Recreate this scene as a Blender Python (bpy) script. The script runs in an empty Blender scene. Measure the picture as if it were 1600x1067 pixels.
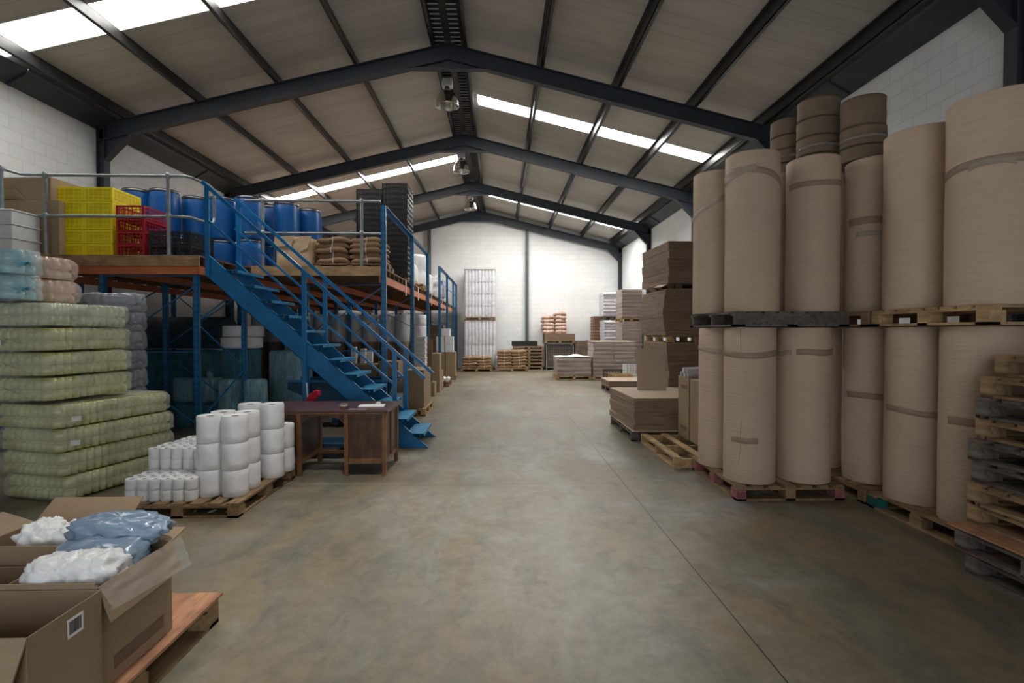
import bpy, bmesh, math, random
from mathutils import Vector, Matrix, noise
PI = math.pi
SC = bpy.context.scene
COL = SC.collection
rnd = random.Random(7)

# ------------------------------------------------------------------ materials
def _n(nt, t, **kw):
    n = nt.nodes.new(t)
    for k, v in kw.items():
        setattr(n, k, v)
    return n

class G:
    """a small wrapper for building node graphs"""
    def __init__(s, name):
        s.m = bpy.data.materials.new(name); s.m.use_nodes = True
        s.nt = s.m.node_tree; s.nt.nodes.clear()
        s.out = s.nt.nodes.new('ShaderNodeOutputMaterial')
        s.b = s.nt.nodes.new('ShaderNodeBsdfPrincipled')
        s.nt.links.new(s.b.outputs[0], s.out.inputs[0])
        s.tc = s.nt.nodes.new('ShaderNodeTexCoord')
    def link(s, a, b): s.nt.links.new(a, b)
    def set(s, **kw):
        for k, v in kw.items():
            k = {'rough': 'Roughness', 'metal': 'Metallic', 'spec': 'Specular IOR Level', 'coat': 'Coat Weight', 'coatr': 'Coat Roughness',
                 'color': 'Base Color', 'alpha': 'Alpha', 'trans': 'Transmission Weight', 'sheen': 'Sheen Weight'}.get(k, k)
            s.b.inputs[k].default_value = (*v, 1) if isinstance(v, tuple) else v
        return s
    def map(s, scale=(1, 1, 1), src='Object', rot=(0, 0, 0)):
        mp = _n(s.nt, 'ShaderNodeMapping'); mp.inputs['Scale'].default_value = scale; mp.inputs['Rotation'].default_value = rot
        s.link(s.tc.outputs[src], mp.inputs[0]); return mp.outputs[0]
    def noise(s, vec, scale=5, detail=4, rough=.55, dist=0.):
        n = _n(s.nt, 'ShaderNodeTexNoise'); n.inputs['Scale'].default_value = scale; n.inputs['Detail'].default_value = detail
        n.inputs['Roughness'].default_value = rough; n.inputs['Distortion'].default_value = dist
        s.link(vec, n.inputs['Vector']); return n.outputs['Fac']
    def ramp(s, fac, stops):
        r = _n(s.nt, 'ShaderNodeValToRGB'); e = r.color_ramp.elements
        while len(e) < len(stops): e.new(.5)
        for i, (p, c) in enumerate(stops):
            e[i].position = p; e[i].color = (*c, 1) if isinstance(c, tuple) else (c, c, c, 1)
        s.link(fac, r.inputs[0]); return r.outputs[0]
    def mix(s, fac, a, b, mode='MIX'):
        m = _n(s.nt, 'ShaderNodeMix'); m.data_type = 'RGBA'; m.blend_type = mode
        for sock, v in ((m.inputs[0], fac), (m.inputs[6], a), (m.inputs[7], b)):
            if hasattr(v, 'is_linked'): s.link(v, sock)
            elif isinstance(v, tuple): sock.default_value = (*v, 1)
            else: sock.default_value = v
        return m.outputs[2]
    def math(s, op, a, b=0., c=0.):
        m = _n(s.nt, 'ShaderNodeMath'); m.operation = op
        for i, v in enumerate((a, b, c)):
            if hasattr(v, 'is_linked'): s.link(v, m.inputs[i])
            else: m.inputs[i].default_value = v
        return m.outputs[0]
    def bump(s, h, strength=.3, dist=.01, prev=None):
        b = _n(s.nt, 'ShaderNodeBump'); b.inputs['Strength'].default_value = strength; b.inputs['Distance'].default_value = dist
        s.link(h, b.inputs['Height'])
        if prev: s.link(prev, b.inputs['Normal'])
        s.link(b.outputs[0], s.b.inputs['Normal']); return b.outputs[0]
    def rand(s):
        return _n(s.nt, 'ShaderNodeObjectInfo').outputs['Random']
    def sep(s, vec):
        x = _n(s.nt, 'ShaderNodeSeparateXYZ'); s.link(vec, x.inputs[0]); return x.outputs
    def base(s, c): s.link(c, s.b.inputs['Base Color'])

def simple(name, col, rough=.6, metal=0., vary=.12, scale=6., bump=0., bscale=40., per=.0, **kw):
    """plain colour broken up by soft noise, with a slight change from copy to copy"""
    g = G(name); g.set(rough=rough, metal=metal, **kw)
    v = g.map()
    f = g.noise(v, scale, 5)
    lo = tuple(c*(1-vary) for c in col); hi = tuple(min(1, c*(1+vary)) for c in col)
    c = g.ramp(f, [(.3, lo), (.7, hi)])
    if per:
        k = g.math('MULTIPLY_ADD', g.rand(), 2*per, 1-per)
        cm = _n(g.nt, 'ShaderNodeCombineColor')
        for i in range(3): g.link(k, cm.inputs[i])
        c = g.mix(1., c, cm.outputs[0], 'MULTIPLY')
    g.base(c)
    if bump: g.bump(g.noise(v, bscale, 6), bump, .01)
    return g.m

def wood(name, dark, light, axis=1, rough=.75, per=.15):
    g = G(name); g.set(rough=rough)
    sc = [14, 14, 14]; sc[axis] = 1.4
    f = g.noise(g.map(tuple(sc)), 2.2, 6, .6, .6)
    c = g.ramp(f, [(.28, dark), (.72, light)])
    st = g.ramp(g.noise(g.map(), 5, 3), [(.35, .62), (.6, 1.)])
    c = g.mix(1., c, st, 'MULTIPLY')
    k = g.math('MULTIPLY_ADD', g.rand(), 2*per, 1-per)
    cm = _n(g.nt, 'ShaderNodeCombineColor')
    for i in range(3): g.link(k, cm.inputs[i])
    g.base(g.mix(1., c, cm.outputs[0], 'MULTIPLY'))
    g.bump(f, .25, .004)
    return g.m

def kraft(name, col, period=.02, strength=.12, vary=.1, rough=.72, per=.05, streak=True):
    """paper or board with fine level lines around it"""
    g = G(name); g.set(rough=rough)
    v = g.map(); z = g.sep(v)[2]
    ln = g.math('SINE', g.math('MULTIPLY', z, 2*PI/period))
    f1 = g.noise(g.map((1.5, 1.5, 30)), 3, 4)
    f2 = g.noise(v, 2.2, 4)
    c = g.ramp(f2, [(.3, tuple(x*(1-vary) for x in col)), (.7, tuple(x*(1+vary) for x in col))])
    c = g.mix(1., c, g.ramp(f1, [(.3, 1-strength), (.7, 1.)]), 'MULTIPLY')
    k = g.math('MULTIPLY_ADD', g.rand(), 2*per, 1-per)
    cm = _n(g.nt, 'ShaderNodeCombineColor')
    for i in range(3): g.link(k, cm.inputs[i])
    g.base(g.mix(1., c, cm.outputs[0], 'MULTIPLY'))
    g.bump(g.math('ADD', ln, g.math('MULTIPLY', f2, 2.)), .12, .004)
    return g.m

def boardstack(name, col, period=.012, contrast=.5):
    """the cut edges of stacked corrugated sheets: thin dark lines all the way up"""
    g = G(name); g.set(rough=.85)
    v = g.map(); z = g.sep(v)[2]
    f = g.noise(g.map((.8, .8, 60)), 2.5, 5, .7)
    f2 = g.noise(g.map((.6, .6, 9)), 2.0, 3)
    c = g.mix(1., g.ramp(f, [(.32, tuple(x*(1-contrast) for x in col)), (.62, col)]), g.ramp(f2, [(.3, .72), (.7, 1.)]), 'MULTIPLY')
    g.base(c); g.bump(f, .6, .01)
    return g.m

def film(name, col, alpha=.35, rough=.18, bscale=9., bstr=.8, stretch=(1, 1, 1), dist=.03):
    """thin crinkled plastic film: milky where it hides, clear elsewhere, always with a sharp sheen"""
    g = G(name); g.set(color=col, rough=max(rough, .3) if alpha >= 1 else rough)
    v = g.map(stretch)
    f = g.noise(v, bscale, 5, .6, 1.5)
    f = g.math('ADD', f, g.math('MULTIPLY', g.noise(v, bscale*3.1, 3, .5, .8), .3))
    nb = g.bump(f, bstr, dist)
    if alpha >= 1:
        c = g.ramp(g.noise(v, bscale*.7, 4), [(.35, tuple(q*.6 for q in col)), (.65, col)]); g.base(c)
        g.set(coat=1., coatr=rough*.6); g.link(nb, g.b.inputs['Coat Normal'])
        return g.m
    nt = g.nt
    tr = _n(nt, 'ShaderNodeBsdfTransparent'); df = _n(nt, 'ShaderNodeBsdfDiffuse'); df.inputs[0].default_value = (*col, 1)
    gl = _n(nt, 'ShaderNodeBsdfGlossy'); gl.inputs['Roughness'].default_value = rough; g.link(nb, gl.inputs['Normal'])
    fr = _n(nt, 'ShaderNodeFresnel'); fr.inputs[0].default_value = 1.55; g.link(nb, fr.inputs['Normal'])
    m1 = _n(nt, 'ShaderNodeMixShader'); m1.inputs[0].default_value = alpha; g.link(tr.outputs[0], m1.inputs[1]); g.link(df.outputs[0], m1.inputs[2])
    m2 = _n(nt, 'ShaderNodeMixShader'); g.link(g.math('MULTIPLY', g.math('MINIMUM', fr.outputs[0], .22), .62), m2.inputs[0]); g.link(m1.outputs[0], m2.inputs[1]); g.link(gl.outputs[0], m2.inputs[2])
    g.link(m2.outputs[0], g.out.inputs[0])
    return g.m

def sackmat(name, a, b, rib=.055):
    """clear tinted bag stretched over rows of bottles: pale film, glints, faint rows behind it"""
    g = G(name); g.set(rough=.22, spec=.5)
    v = g.map(); x, y, z = g.sep(v)
    n1 = g.noise(g.map((6, 6, 3), rot=(.3, .5, .2)), 1.7, 5, .55, 2.2)
    cr = g.math('ABSOLUTE', g.math('SUBTRACT', n1, .5))
    n2 = g.noise(v, 3.2, 5, .6)
    rx = g.math('SINE', g.math('MULTIPLY', g.math('ADD', x, y), 2*PI/rib)); rz = g.math('SINE', g.math('MULTIPLY', z, 2*PI/.013))
    c = g.ramp(n2, [(.3, a), (.72, b)])
    c = g.mix(.16, c, g.ramp(g.math('MULTIPLY_ADD', rx, .5, .5), [(0, tuple(q*.45 for q in a)), (1, b)]))
    c = g.mix(.20, c, g.ramp(g.math('MULTIPLY_ADD', rz, .5, .5), [(0, tuple(q*.45 for q in a)), (1, tuple(min(1, q*1.15) for q in b))]))
    c = g.mix(g.ramp(cr, [(.0, .5), (.022, 0.)]), c, tuple(min(1, q*1.5) for q in b))
    g.base(c)
    g.b.inputs['Coat Weight'].default_value = 1.; g.b.inputs['Coat Roughness'].default_value = .07
    h = g.math('ADD', g.math('MULTIPLY', cr, -9.), g.math('MULTIPLY', rx, .10))
    g.bump(h, .8, .02)
    tr = _n(g.nt, 'ShaderNodeBsdfTranslucent'); g.link(c, tr.inputs[0])
    mx = _n(g.nt, 'ShaderNodeMixShader'); mx.inputs[0].default_value = .18
    g.link(g.b.outputs[0], mx.inputs[1]); g.link(tr.outputs[0], mx.inputs[2]); g.link(mx.outputs[0], g.out.inputs[0])
    return g.m

M = {}
M['steel'] = simple('dark_painted_steel', (.030, .037, .050), .55, .0, .15, 3)
M['steel_grey'] = simple('grey_painted_steel', (.075, .085, .09), .55, 0, .12, 3)
M['purlin'] = simple('galvanised_purlin', (.062, .062, .06), .4, .7, .2, 5)
M['gutter'] = simple('weathered_gutter_steel', (.05, .06, .065), .5, .3, .25, 2)
M['galv'] = simple('galvanised_pipe', (.30, .33, .34), .42, .55, .15, 12)
M['blue'] = simple('blue_rack_paint', (.004, .125, .30), .38, 0, .18, 9, .05, 30)
M['bluesteel'] = simple('blue_stair_paint', (.002, .165, .41), .36, 0, .22, 5, .06, 30)
M['tread'] = simple('worn_blue_tread_paint', (.02, .25, .47), .5, 0, .35, 14, .2, 60)
def postmat():
    g = G('slotted_blue_post'); g.set(rough=.38); v = g.map(); x, y, z = g.sep(v)
    slot = g.math('MULTIPLY', g.math('LESS_THAN', g.math('ABSOLUTE', g.math('SUBTRACT', g.math('ABSOLUTE', x), .021)), .005), g.math('LESS_THAN', g.math('FRACT', g.math('MULTIPLY', z, 10.)), .32))
    g.base(g.mix(slot, g.ramp(g.noise(v, 9, 4), [(.3, (.004, .105, .25)), (.7, (.005, .145, .34))]), (.004, .01, .02))); return g.m
M['bluepost'] = postmat()
M['orange'] = simple('orange_beam_paint', (.58, .16, .055), .5, 0, .15, 4)
M['pinkstrip'] = simple('pale_steel_hanger', (.62, .52, .47), .5, 0, .1, 6)
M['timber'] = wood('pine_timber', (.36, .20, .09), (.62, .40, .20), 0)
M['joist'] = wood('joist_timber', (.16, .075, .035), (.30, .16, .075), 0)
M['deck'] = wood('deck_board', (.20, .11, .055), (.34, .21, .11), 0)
M['pallet'] = wood('pallet_timber', (.20, .12, .055), (.44, .29, .15), 1)
M['pallet_dark'] = wood('weathered_pallet_timber', (.07, .055, .045), (.20, .165, .135), 1)
M['pallet_light'] = wood('fresh_pallet_timber', (.36, .22, .10), (.62, .43, .22), 1)
M['pinkblock'] = simple('pink_painted_block', (.30, .10, .11), .8, 0, .35, 14)
M['tealblock'] = simple('teal_painted_block', (.01, .12, .12), .8, 0, .3, 14)
M['ply'] = wood('plywood_sheet', (.34, .15, .075), (.58, .30, .17), 1)
M['card'] = kraft('cardboard', (.34, .24, .145), .0045, .1, .08)
M['card_dark'] = kraft('dark_cardboard', (.20, .125, .075), .0045, .12, .1)
M['card_in'] = kraft('cardboard_inside', (.26, .18, .11), .0045, .1, .08)
M['sheet'] = kraft('cardboard_sheet', (.48, .36, .26), .02, .05, .05)
M['kraft'] = kraft('kraft_paper_roll', (.60, .45, .325), .022, .10, .06)
M['kraft_brown'] = kraft('brown_reel_paper', (.22, .155, .105), .03, .2, .1)
M['stackedge'] = boardstack('stacked_board_edges', (.36, .255, .175), .012, .62)
M['stackedge_l'] = boardstack('pale_stacked_board_edges', (.48, .35, .235), .012, .6)
M['sackpaper'] = kraft('brown_paper_sack', (.33, .20, .10), .02, .25, .2)
M['papersack'] = simple('tan_paper_bag', (.60, .42, .25), .7, 0, .12, 3, .3, 9)
M['tape'] = film('packing_tape', (.46, .33, .23), .6, .16, 14, .5)
M['cleartape'] = film('clear_tape', (.62, .52, .42), .45, .1, 20, .9)
M['black'] = simple('black_plastic', (.012, .012, .013), .4, 0, .2, 8)
M['blackcrate'] = simple('black_crate_plastic', (.02, .019, .019), .35, 0, .2, 8)
M['yellow'] = simple('yellow_crate_plastic', (.88, .76, .005), .38, 0, .08, 6)
M['yellow_in'] = simple('yellow_crate_panel', (.74, .58, .004), .45, 0, .1, 6)
M['red'] = simple('red_crate_plastic', (.40, .010, .018), .35, 0, .15, 6)
M['drum'] = simple('blue_drum_plastic', (.004, .085, .30), .36, 0, .12, 2)
M['drumlid'] = simple('dark_drum_lid', (.01, .012, .02), .4, 0, .2, 6)
M['ring'] = simple('steel_closing_ring', (.22, .22, .23), .3, .9, .2, 9)
M['paper'] = simple('white_tissue', (.80, .80, .80), .85, 0, .05, 18, .35, 45)
M['wrapwhite'] = simple('white_wrapped_tissue', (.84, .84, .85), .38, 0, .05, 9, .45, 26)
M['core'] = simple('cardboard_core', (.30, .25, .21), .9)
M['greyroll'] = simple('grey_white_reel', (.56, .57, .58), .4, 0, .06, 3)
M['whitebox'] = simple('white_carton', (.72, .73, .74), .6, 0, .08, 5)
M['wpl'] = simple('white_plastic_bag', (.85, .86, .86), .35, 0, .06, 5, .5, 12)
M['bluebag'] = simple('pale_blue_plastic_bag', (.23, .32, .43), .22, 0, .18, 4, .5, 9)
M['bluewrap'] = film('blue_polythene_wrap', (.06, .32, .44), 1., .2, 3.2, 1., (7, 7, 1.2), .09)
M['bluewrap_l'] = film('light_blue_polythene_wrap', (.30, .62, .74), 1., .18, 3.2, 1., (7, 7, 1.2), .09)
M['darkwrap'] = film('dark_blue_polythene_wrap', (.02, .07, .12), 1., .22, 3.0, 1., (2, 6, 6), .06)
M['stretch'] = film('stretch_wrap', (.8, .8, .82), .28, .14, 7, 1.)
M['clingfilm'] = film('clear_cling_film', (.85, .80, .76), .16, .07, 9, 1., (1, 1, 3))
M['stretchg'] = film('thick_stretch_wrap', (.62, .60, .62), .5, .16, 10, 1., (1, 1, 4))
M['bale'] = boardstack('shrink_wrapped_bundles', (.56, .43, .36), .08, .6)
M['loadwrap'] = film('load_stretch_wrap', (.66, .58, .60), .12, .1, 6, 1., (1, 1, 5))
M['bale_pink'] = simple('pinkish_brown_bundles', (.50, .32, .25), .45, 0, .35, 9, .8, 10)
M['bale_pale'] = simple('pale_wrapped_bundles', (.70, .70, .72), .35, 0, .22, 9, .8, 9)
M['tub'] = simple('white_tub_plastic', (.74, .75, .78), .4, 0, .2, 7)
M['desk'] = wood('dark_varnished_wood', (.045, .018, .010), (.12, .052, .028), 2, .4, .02)
M['desk_edge'] = wood('varnished_oak_frame', (.16, .065, .022), (.30, .14, .05), 2, .4, .02)
M['desk_top'] = wood('worn_desk_top', (.075, .035, .035), (.15, .08, .08), 0, .33, .02)
M['white'] = simple('white_paper', (.82, .82, .82), .7)
M['alu'] = simple('brushed_reflector', (.62, .60, .56), .22, 1., .1, 4)
M['bulb'] = simple('frosted_bulb', (.8, .8, .78), .2)
M['skip'] = simple('dark_blue_skip_paint', (.006, .055, .115), .5, 0, .2, 6)
M['redplastic'] = simple('red_plastic', (.55, .01, .03), .35)
M['ventdark'] = simple('dark_ridge_sheet', (.045, .042, .038), .6, .3, .3, 9)
M['ventslat'] = simple('ridge_slat_steel', (.14, .14, .14), .45, .5, .2, 9)
M['ink'] = simple('dark_ink', (.05, .045, .055), .8)
M['dullwood'] = wood('dull_brown_panels', (.09, .065, .045), (.17, .125, .09), 2)
M['sack_y'] = sackmat('yellow_green_bottle_bag', (.58, .56, .20), (.92, .90, .56))
M['sack_g'] = sackmat('pale_green_bottle_bag', (.62, .66, .42), (.95, .97, .78))
M['sack_b'] = sackmat('turquoise_bottle_bag', (.26, .60, .68), (.62, .90, .94), .12)
M['sack_p'] = sackmat('peach_bottle_bag', (.85, .50, .30), (.97, .80, .66), .12)
M['sack_v'] = sackmat('grey_violet_bottle_bag', (.22, .24, .32), (.50, .53, .62), .12)
for k_, (a_, b_, c_) in dict(y=((.80, .80, .38), (.40, .38, .09), (.92, .93, .80)), g=((.80, .84, .56), (.42, .46, .24), (.92, .96, .88)), b=((.50, .80, .86), (.12, .42, .50), (.75, .92, .95)), p=((.88, .66, .50), (.66, .34, .17), (.96, .88, .80)), v=((.42, .45, .54), (.12, .13, .18), (.72, .75, .82))).items():
    M['sack_'+k_] = film('bag_film_'+k_, c_, .27, .12, 8., 1., (1, 1, 1.5), .085)
    g = G('bottle_rows_'+k_); g.set(rough=.3, spec=.6, coat=1., coatr=.12); v = g.map(); z = g.sep(v)[2]
    c = g.ramp(g.noise(v, 4, 5), [(.3, b_), (.7, a_)])
    zz = g.math('FRACT', g.math('MULTIPLY', z, 8.2))
    c = g.mix(g.ramp(zz, [(.0, .5), (.1, 0.), (.72, 0.), (.80, .45), (.86, .0), (.92, .55)]), c, b_)
    g.base(c); g.bump(g.noise(g.map((1, 1, 6)), 12, 4), .5, .01); M['rows_'+k_] = g.m
M['knot'] = simple('yellow_tied_film', (.72, .62, .06), .25, 0, .2, 12, .5, 30)
M['knot_b'] = simple('blue_tied_film', (.08, .40, .55), .25, 0, .2, 12, .5, 30)
M['knot_p'] = simple('orange_tied_film', (.72, .34, .10), .25, 0, .2, 12, .5, 30)
M['knot_v'] = simple('grey_tied_film', (.3, .32, .38), .25, 0, .2, 12, .5, 30)
M['tag'] = simple('white_tag', (.75, .75, .75), .6)

def mat_floor():
    g = G('stained_concrete'); 
    v = g.map()
    n1 = g.noise(v, .42, 8, .62, .5); n2 = g.noise(g.map((.7, .25, 1)), 2.1, 8, .65, .8); n3 = g.noise(v, 7, 10, .75); n4 = g.noise(g.map((.25, .6, 1), rot=(0, 0, .4)), 1.1, 7, .6, 1.2)
    c = g.ramp(n1, [(.32, (.12, .108, .076)), (.5, (.215, .20, .15)), (.68, (.315, .30, .245))])
    c = g.mix(g.ramp(n2, [(.42, 0.), (.62, .8)]), c, (.25, .185, .10))
    c = g.mix(g.ramp(n4, [(.56, 0.), (.76, .7)]), c, (.33, .34, .34))
    c = g.mix(g.ramp(g.noise(g.map((.4, .9, 1)), .8, 4, .5), [(.62, 0.), (.78, .5)]), c, (.22, .12, .065))
    c = g.mix(g.ramp(g.noise(g.map((1, .5, 1)), 3.4, 9, .7, .6), [(.5, 0.), (.66, .55)]), c, (.10, .10, .085))
    c = g.mix(.7, c, g.ramp(n3, [(.32, .55), (.7, 1.15)]), 'MULTIPLY')
    x, y, z = g.sep(v)
    def band(coord, at, w):
        return g.math('LESS_THAN', g.math('ABSOLUTE', g.math('SUBTRACT', coord, at)), w)
    j = g.math('MAXIMUM', band(x, 1.355, .0045), g.math('MULTIPLY', g.math('MAXIMUM', band(y, 5.5, .0035), band(y, 14.3, .003)), g.math('LESS_THAN', x, 1.36)))
    # curved tyre scuffs left by forklifts
    arcs = None
    for (cx, cy, r, w) in ((-1.6, 11.2, 2.1, .012), (-1.3, 11.3, 2.35, .02), (-.2, 13.8, 2.0, .018), (-.4, 14.6, 1.5, .02), (.6, 10.2, 1.7, .012), (-1.2, 9.0, 1.9, .01), (-.4, 16.2, 1.9, .03), (3.9, 7.2, 3.9, .01)):
        d = g.math('SQRT', g.math('ADD', g.math('POWER', g.math('SUBTRACT', x, cx), 2.), g.math('POWER', g.math('SUBTRACT', y, cy), 2.)))
        a = g.math('LESS_THAN', g.math('ABSOLUTE', g.math('SUBTRACT', d, r)), w)
        arcs = a if arcs is None else g.math('MAXIMUM', arcs, a)
    arcs = g.math('MULTIPLY', arcs, g.ramp(g.noise(v, 1.3, 4), [(.48, 0.), (.62, .34)]))
    c = g.mix(arcs, c, (.07, .065, .055))
    c = g.mix(j, c, (.03, .028, .025))
    g.base(c)
    r = g.ramp(n2, [(.3, .34), (.7, .52)]); g.link(r, g.b.inputs['Roughness'])
    g.set(spec=.5)
    g.bump(g.math('ADD', n3, g.math('MULTIPLY', j, -3.)), .10, .01)
    return g.m

def mat_block(name, axes):
    g = G(name); g.set(rough=.75)
    v = g.map(); s3 = g.sep(v)
    cb = _n(g.nt, 'ShaderNodeCombineXYZ')
    g.link(s3[axes[0]], cb.inputs[0]); g.link(s3[axes[1]], cb.inputs[1])
    br = _n(g.nt, 'ShaderNodeTexBrick'); g.link(cb.outputs[0], br.inputs[0])
    for k, q in (('Scale', 1.), ('Brick Width', .42), ('Row Height', .205), ('Mortar Size', .006), ('Mortar Smooth', .3), ('Bias', 0.)): br.inputs[k].default_value = q
    br.inputs['Color1'].default_value = (.80, .81, .80, 1); br.inputs['Color2'].default_value = (.76, .77, .765, 1); br.inputs['Mortar'].default_value = (.66, .67, .665, 1)
    n = g.noise(v, 1.2, 5)
    g.base(g.mix(.4, br.outputs[0], g.ramp(n, [(.3, .8), (.7, 1.)]), 'MULTIPLY'))
    inv = g.math('SUBTRACT', 1., br.outputs['Fac'])
    g.bump(g.math('ADD', inv, g.math('MULTIPLY', g.noise(v, 30, 5), .25)), .45, .012)
    return g.m

def mat_roof():
    g = G('roof_lining_sheet'); g.set(rough=.6)
    v = g.map(); x, y, z = g.sep(v)
    fr = g.math('FRACT', g.math('DIVIDE', y, .245))
    line = g.math('LESS_THAN', fr, .07)
    fr2 = g.math('FRACT', g.math('DIVIDE', y, 1.225)); seam = g.math('LESS_THAN', fr2, .02)
    n = g.noise(g.map((.5, 2, 1)), 1.2, 6, .6)
    c = g.ramp(n, [(.3, (.40, .375, .335)), (.7, (.52, .49, .45))])
    c = g.mix(g.math('MULTIPLY', line, .28), c, (.15, .14, .125))
    c = g.mix(g.math('MULTIPLY', seam, .5), c, (.62, .60, .56))
    g.base(c)
    g.bump(g.math('ADD', g.math('MULTIPLY', n, 2.), g.math('MULTIPLY', line, -1.5)), .25, .01)
    return g.m
M['floor'] = mat_floor(); M['block_yz'] = mat_block('white_block_side', (1, 2)); M['block_xz'] = mat_block('white_block_back', (0, 2)); M['roof'] = mat_roof()

def emis(name, col, s):
    m = bpy.data.materials.new(name); m.use_nodes = True; nt = m.node_tree; nt.nodes.clear()
    o = nt.nodes.new('ShaderNodeOutputMaterial'); e = nt.nodes.new('ShaderNodeEmission')
    e.inputs[0].default_value = (*col, 1); e.inputs[1].default_value = s; nt.links.new(e.outputs[0], o.inputs[0]); return m
SKY_S = (13., 28., 46., 37.)
for i_, s_ in enumerate(SKY_S): M['sky%d' % (i_+1)] = emis('daylit_rooflight_sheet', (1., .985, .95), s_)

# ------------------------------------------------------------------ mesh building
class MB:
    def __init__(s): s.v = []; s.f = []; s.sm = []
    def add(s, vs, fs, smooth=False):
        o = len(s.v); s.v += [tuple(p) for p in vs]
        for f in fs: s.f.append(tuple(o+i for i in f)); s.sm.append(smooth)
        return s
    def box(s, x0, x1, y0, y1, z0, z1):
        return s.add([(x0, y0, z0), (x1, y0, z0), (x1, y1, z0), (x0, y1, z0), (x0, y0, z1), (x1, y0, z1), (x1, y1, z1), (x0, y1, z1)],
                     [(0, 3, 2, 1), (4, 5, 6, 7), (0, 1, 5, 4), (1, 2, 6, 5), (2, 3, 7, 6), (3, 0, 4, 7)])
    def hexa(s, p):   # eight corners, bottom four then top four
        return s.add(p, [(0, 3, 2, 1), (4, 5, 6, 7), (0, 1, 5, 4), (1, 2, 6, 5), (2, 3, 7, 6), (3, 0, 4, 7)])
    def obox(s, c, size, rz=0., rx=0., ry=0.):
        m = Matrix.Translation(c) @ Matrix.Rotation(rz, 4, 'Z') @ Matrix.Rotation(ry, 4, 'Y') @ Matrix.Rotation(rx, 4, 'X')
        a, b, d = (q/2 for q in size)
        return s.hexa([m @ Vector(q) for q in ((-a, -b, -d), (a, -b, -d), (a, b, -d), (-a, b, -d), (-a, -b, d), (a, -b, d), (a, b, d), (-a, b, d))])
    def beam(s, p, q, w, h):   # rectangular bar between two points
        p, q = Vector(p), Vector(q); d = (q-p).normalized()
        u = Vector((0, 0, 1)) if abs(d.z) < .98 else Vector((0, 1, 0))
        a = d.cross(u).normalized()*w/2; b = a.cross(d).normalized()*h/2
        return s.hexa([p-a-b, p+a-b, q+a-b, q-a-b, p-a+b, p+a+b, q+a+b, q-a+b])
    def tube(s, pts, r, n=10, caps=True):
        pts = [Vector(p) for p in pts]; rings = []
        for i, p in enumerate(pts):
            d = (pts[min(i+1, len(pts)-1)]-pts[max(i-1, 0)]).normalized()
            u = Vector((0, 0, 1)) if abs(d.z) < .95 else Vector((1, 0, 0))
            a = d.cross(u).normalized(); b = a.cross(d).normalized()
            rings.append([p+a*r*math.cos(2*PI*k/n)+b*r*math.sin(2*PI*k/n) for k in range(n)])
        vs = [q for rg in rings for q in rg]; fs = []
        for i in range(len(pts)-1):
            for k in range(n): fs.append((i*n+k, i*n+(k+1) % n, (i+1)*n+(k+1) % n, (i+1)*n+k))
        s.add(vs, fs, True)
        if caps: s.add(rings[0], [tuple(range(n))[::-1]]); s.add(rings[-1], [tuple(range(n))])
        return s
    def lathe(s, prof, n=32, c=(0, 0, 0), smooth=True, jit=None):
        vs = []; fs = []
        for (r, z) in prof:
            for k in range(n):
                a = 2*PI*k/n; rr = r+(jit(a, z) if jit and r > 0 else 0)
                vs.append((c[0]+rr*math.cos(a), c[1]+rr*math.sin(a), c[2]+z))
        for i in range(len(prof)-1):
            for k in range(n): fs.append((i*n+k, i*n+(k+1) % n, (i+1)*n+(k+1) % n, (i+1)*n+k))
        return s.add(vs, fs, smooth)
    def cyl(s, c, r, z0, z1, n=20):
        s.lathe([(r, z0), (r, z1)], n, c); 
        ring = lambda z: [(c[0]+r*math.cos(2*PI*k/n), c[1]+r*math.sin(2*PI*k/n), c[2]+z) for k in range(n)]
        s.add(ring(z0), [tuple(range(n))[::-1]]); return s.add(ring(z1), [tuple(range(n))])
    def prism(s, poly, axis, a, b):
        def P(u, v, w): return {'x': (w, u, v), 'y': (u, w, v), 'z': (u, v, w)}[axis]
        n = len(poly); vs = [P(u, v, a) for u, v in poly]+[P(u, v, b) for u, v in poly]
        return s.add(vs, [tuple(range(n))[::-1], tuple(range(n, 2*n))]+[(i, (i+1) % n, n+(i+1) % n, n+i) for i in range(n)])
    def build(s, name, mat, parent=None, bevel=0.):
        me = bpy.data.meshes.new(name); me.from_pydata(s.v, [], s.f)
        me.polygons.foreach_set('use_smooth', s.sm)
        me.materials.append(M[mat] if isinstance(mat, str) else mat)
        bm = bmesh.new(); bm.from_mesh(me); bmesh.ops.recalc_face_normals(bm, faces=bm.faces)
        bm.to_mesh(me); bm.free(); me.update()
        o = bpy.data.objects.new(name, me); COL.objects.link(o)
        if parent: o.parent = parent
        if bevel:
            b = o.modifiers.new('edge', 'BEVEL'); b.width = bevel; b.segments = 2; b.limit_method = 'ANGLE'
        return o

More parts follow.
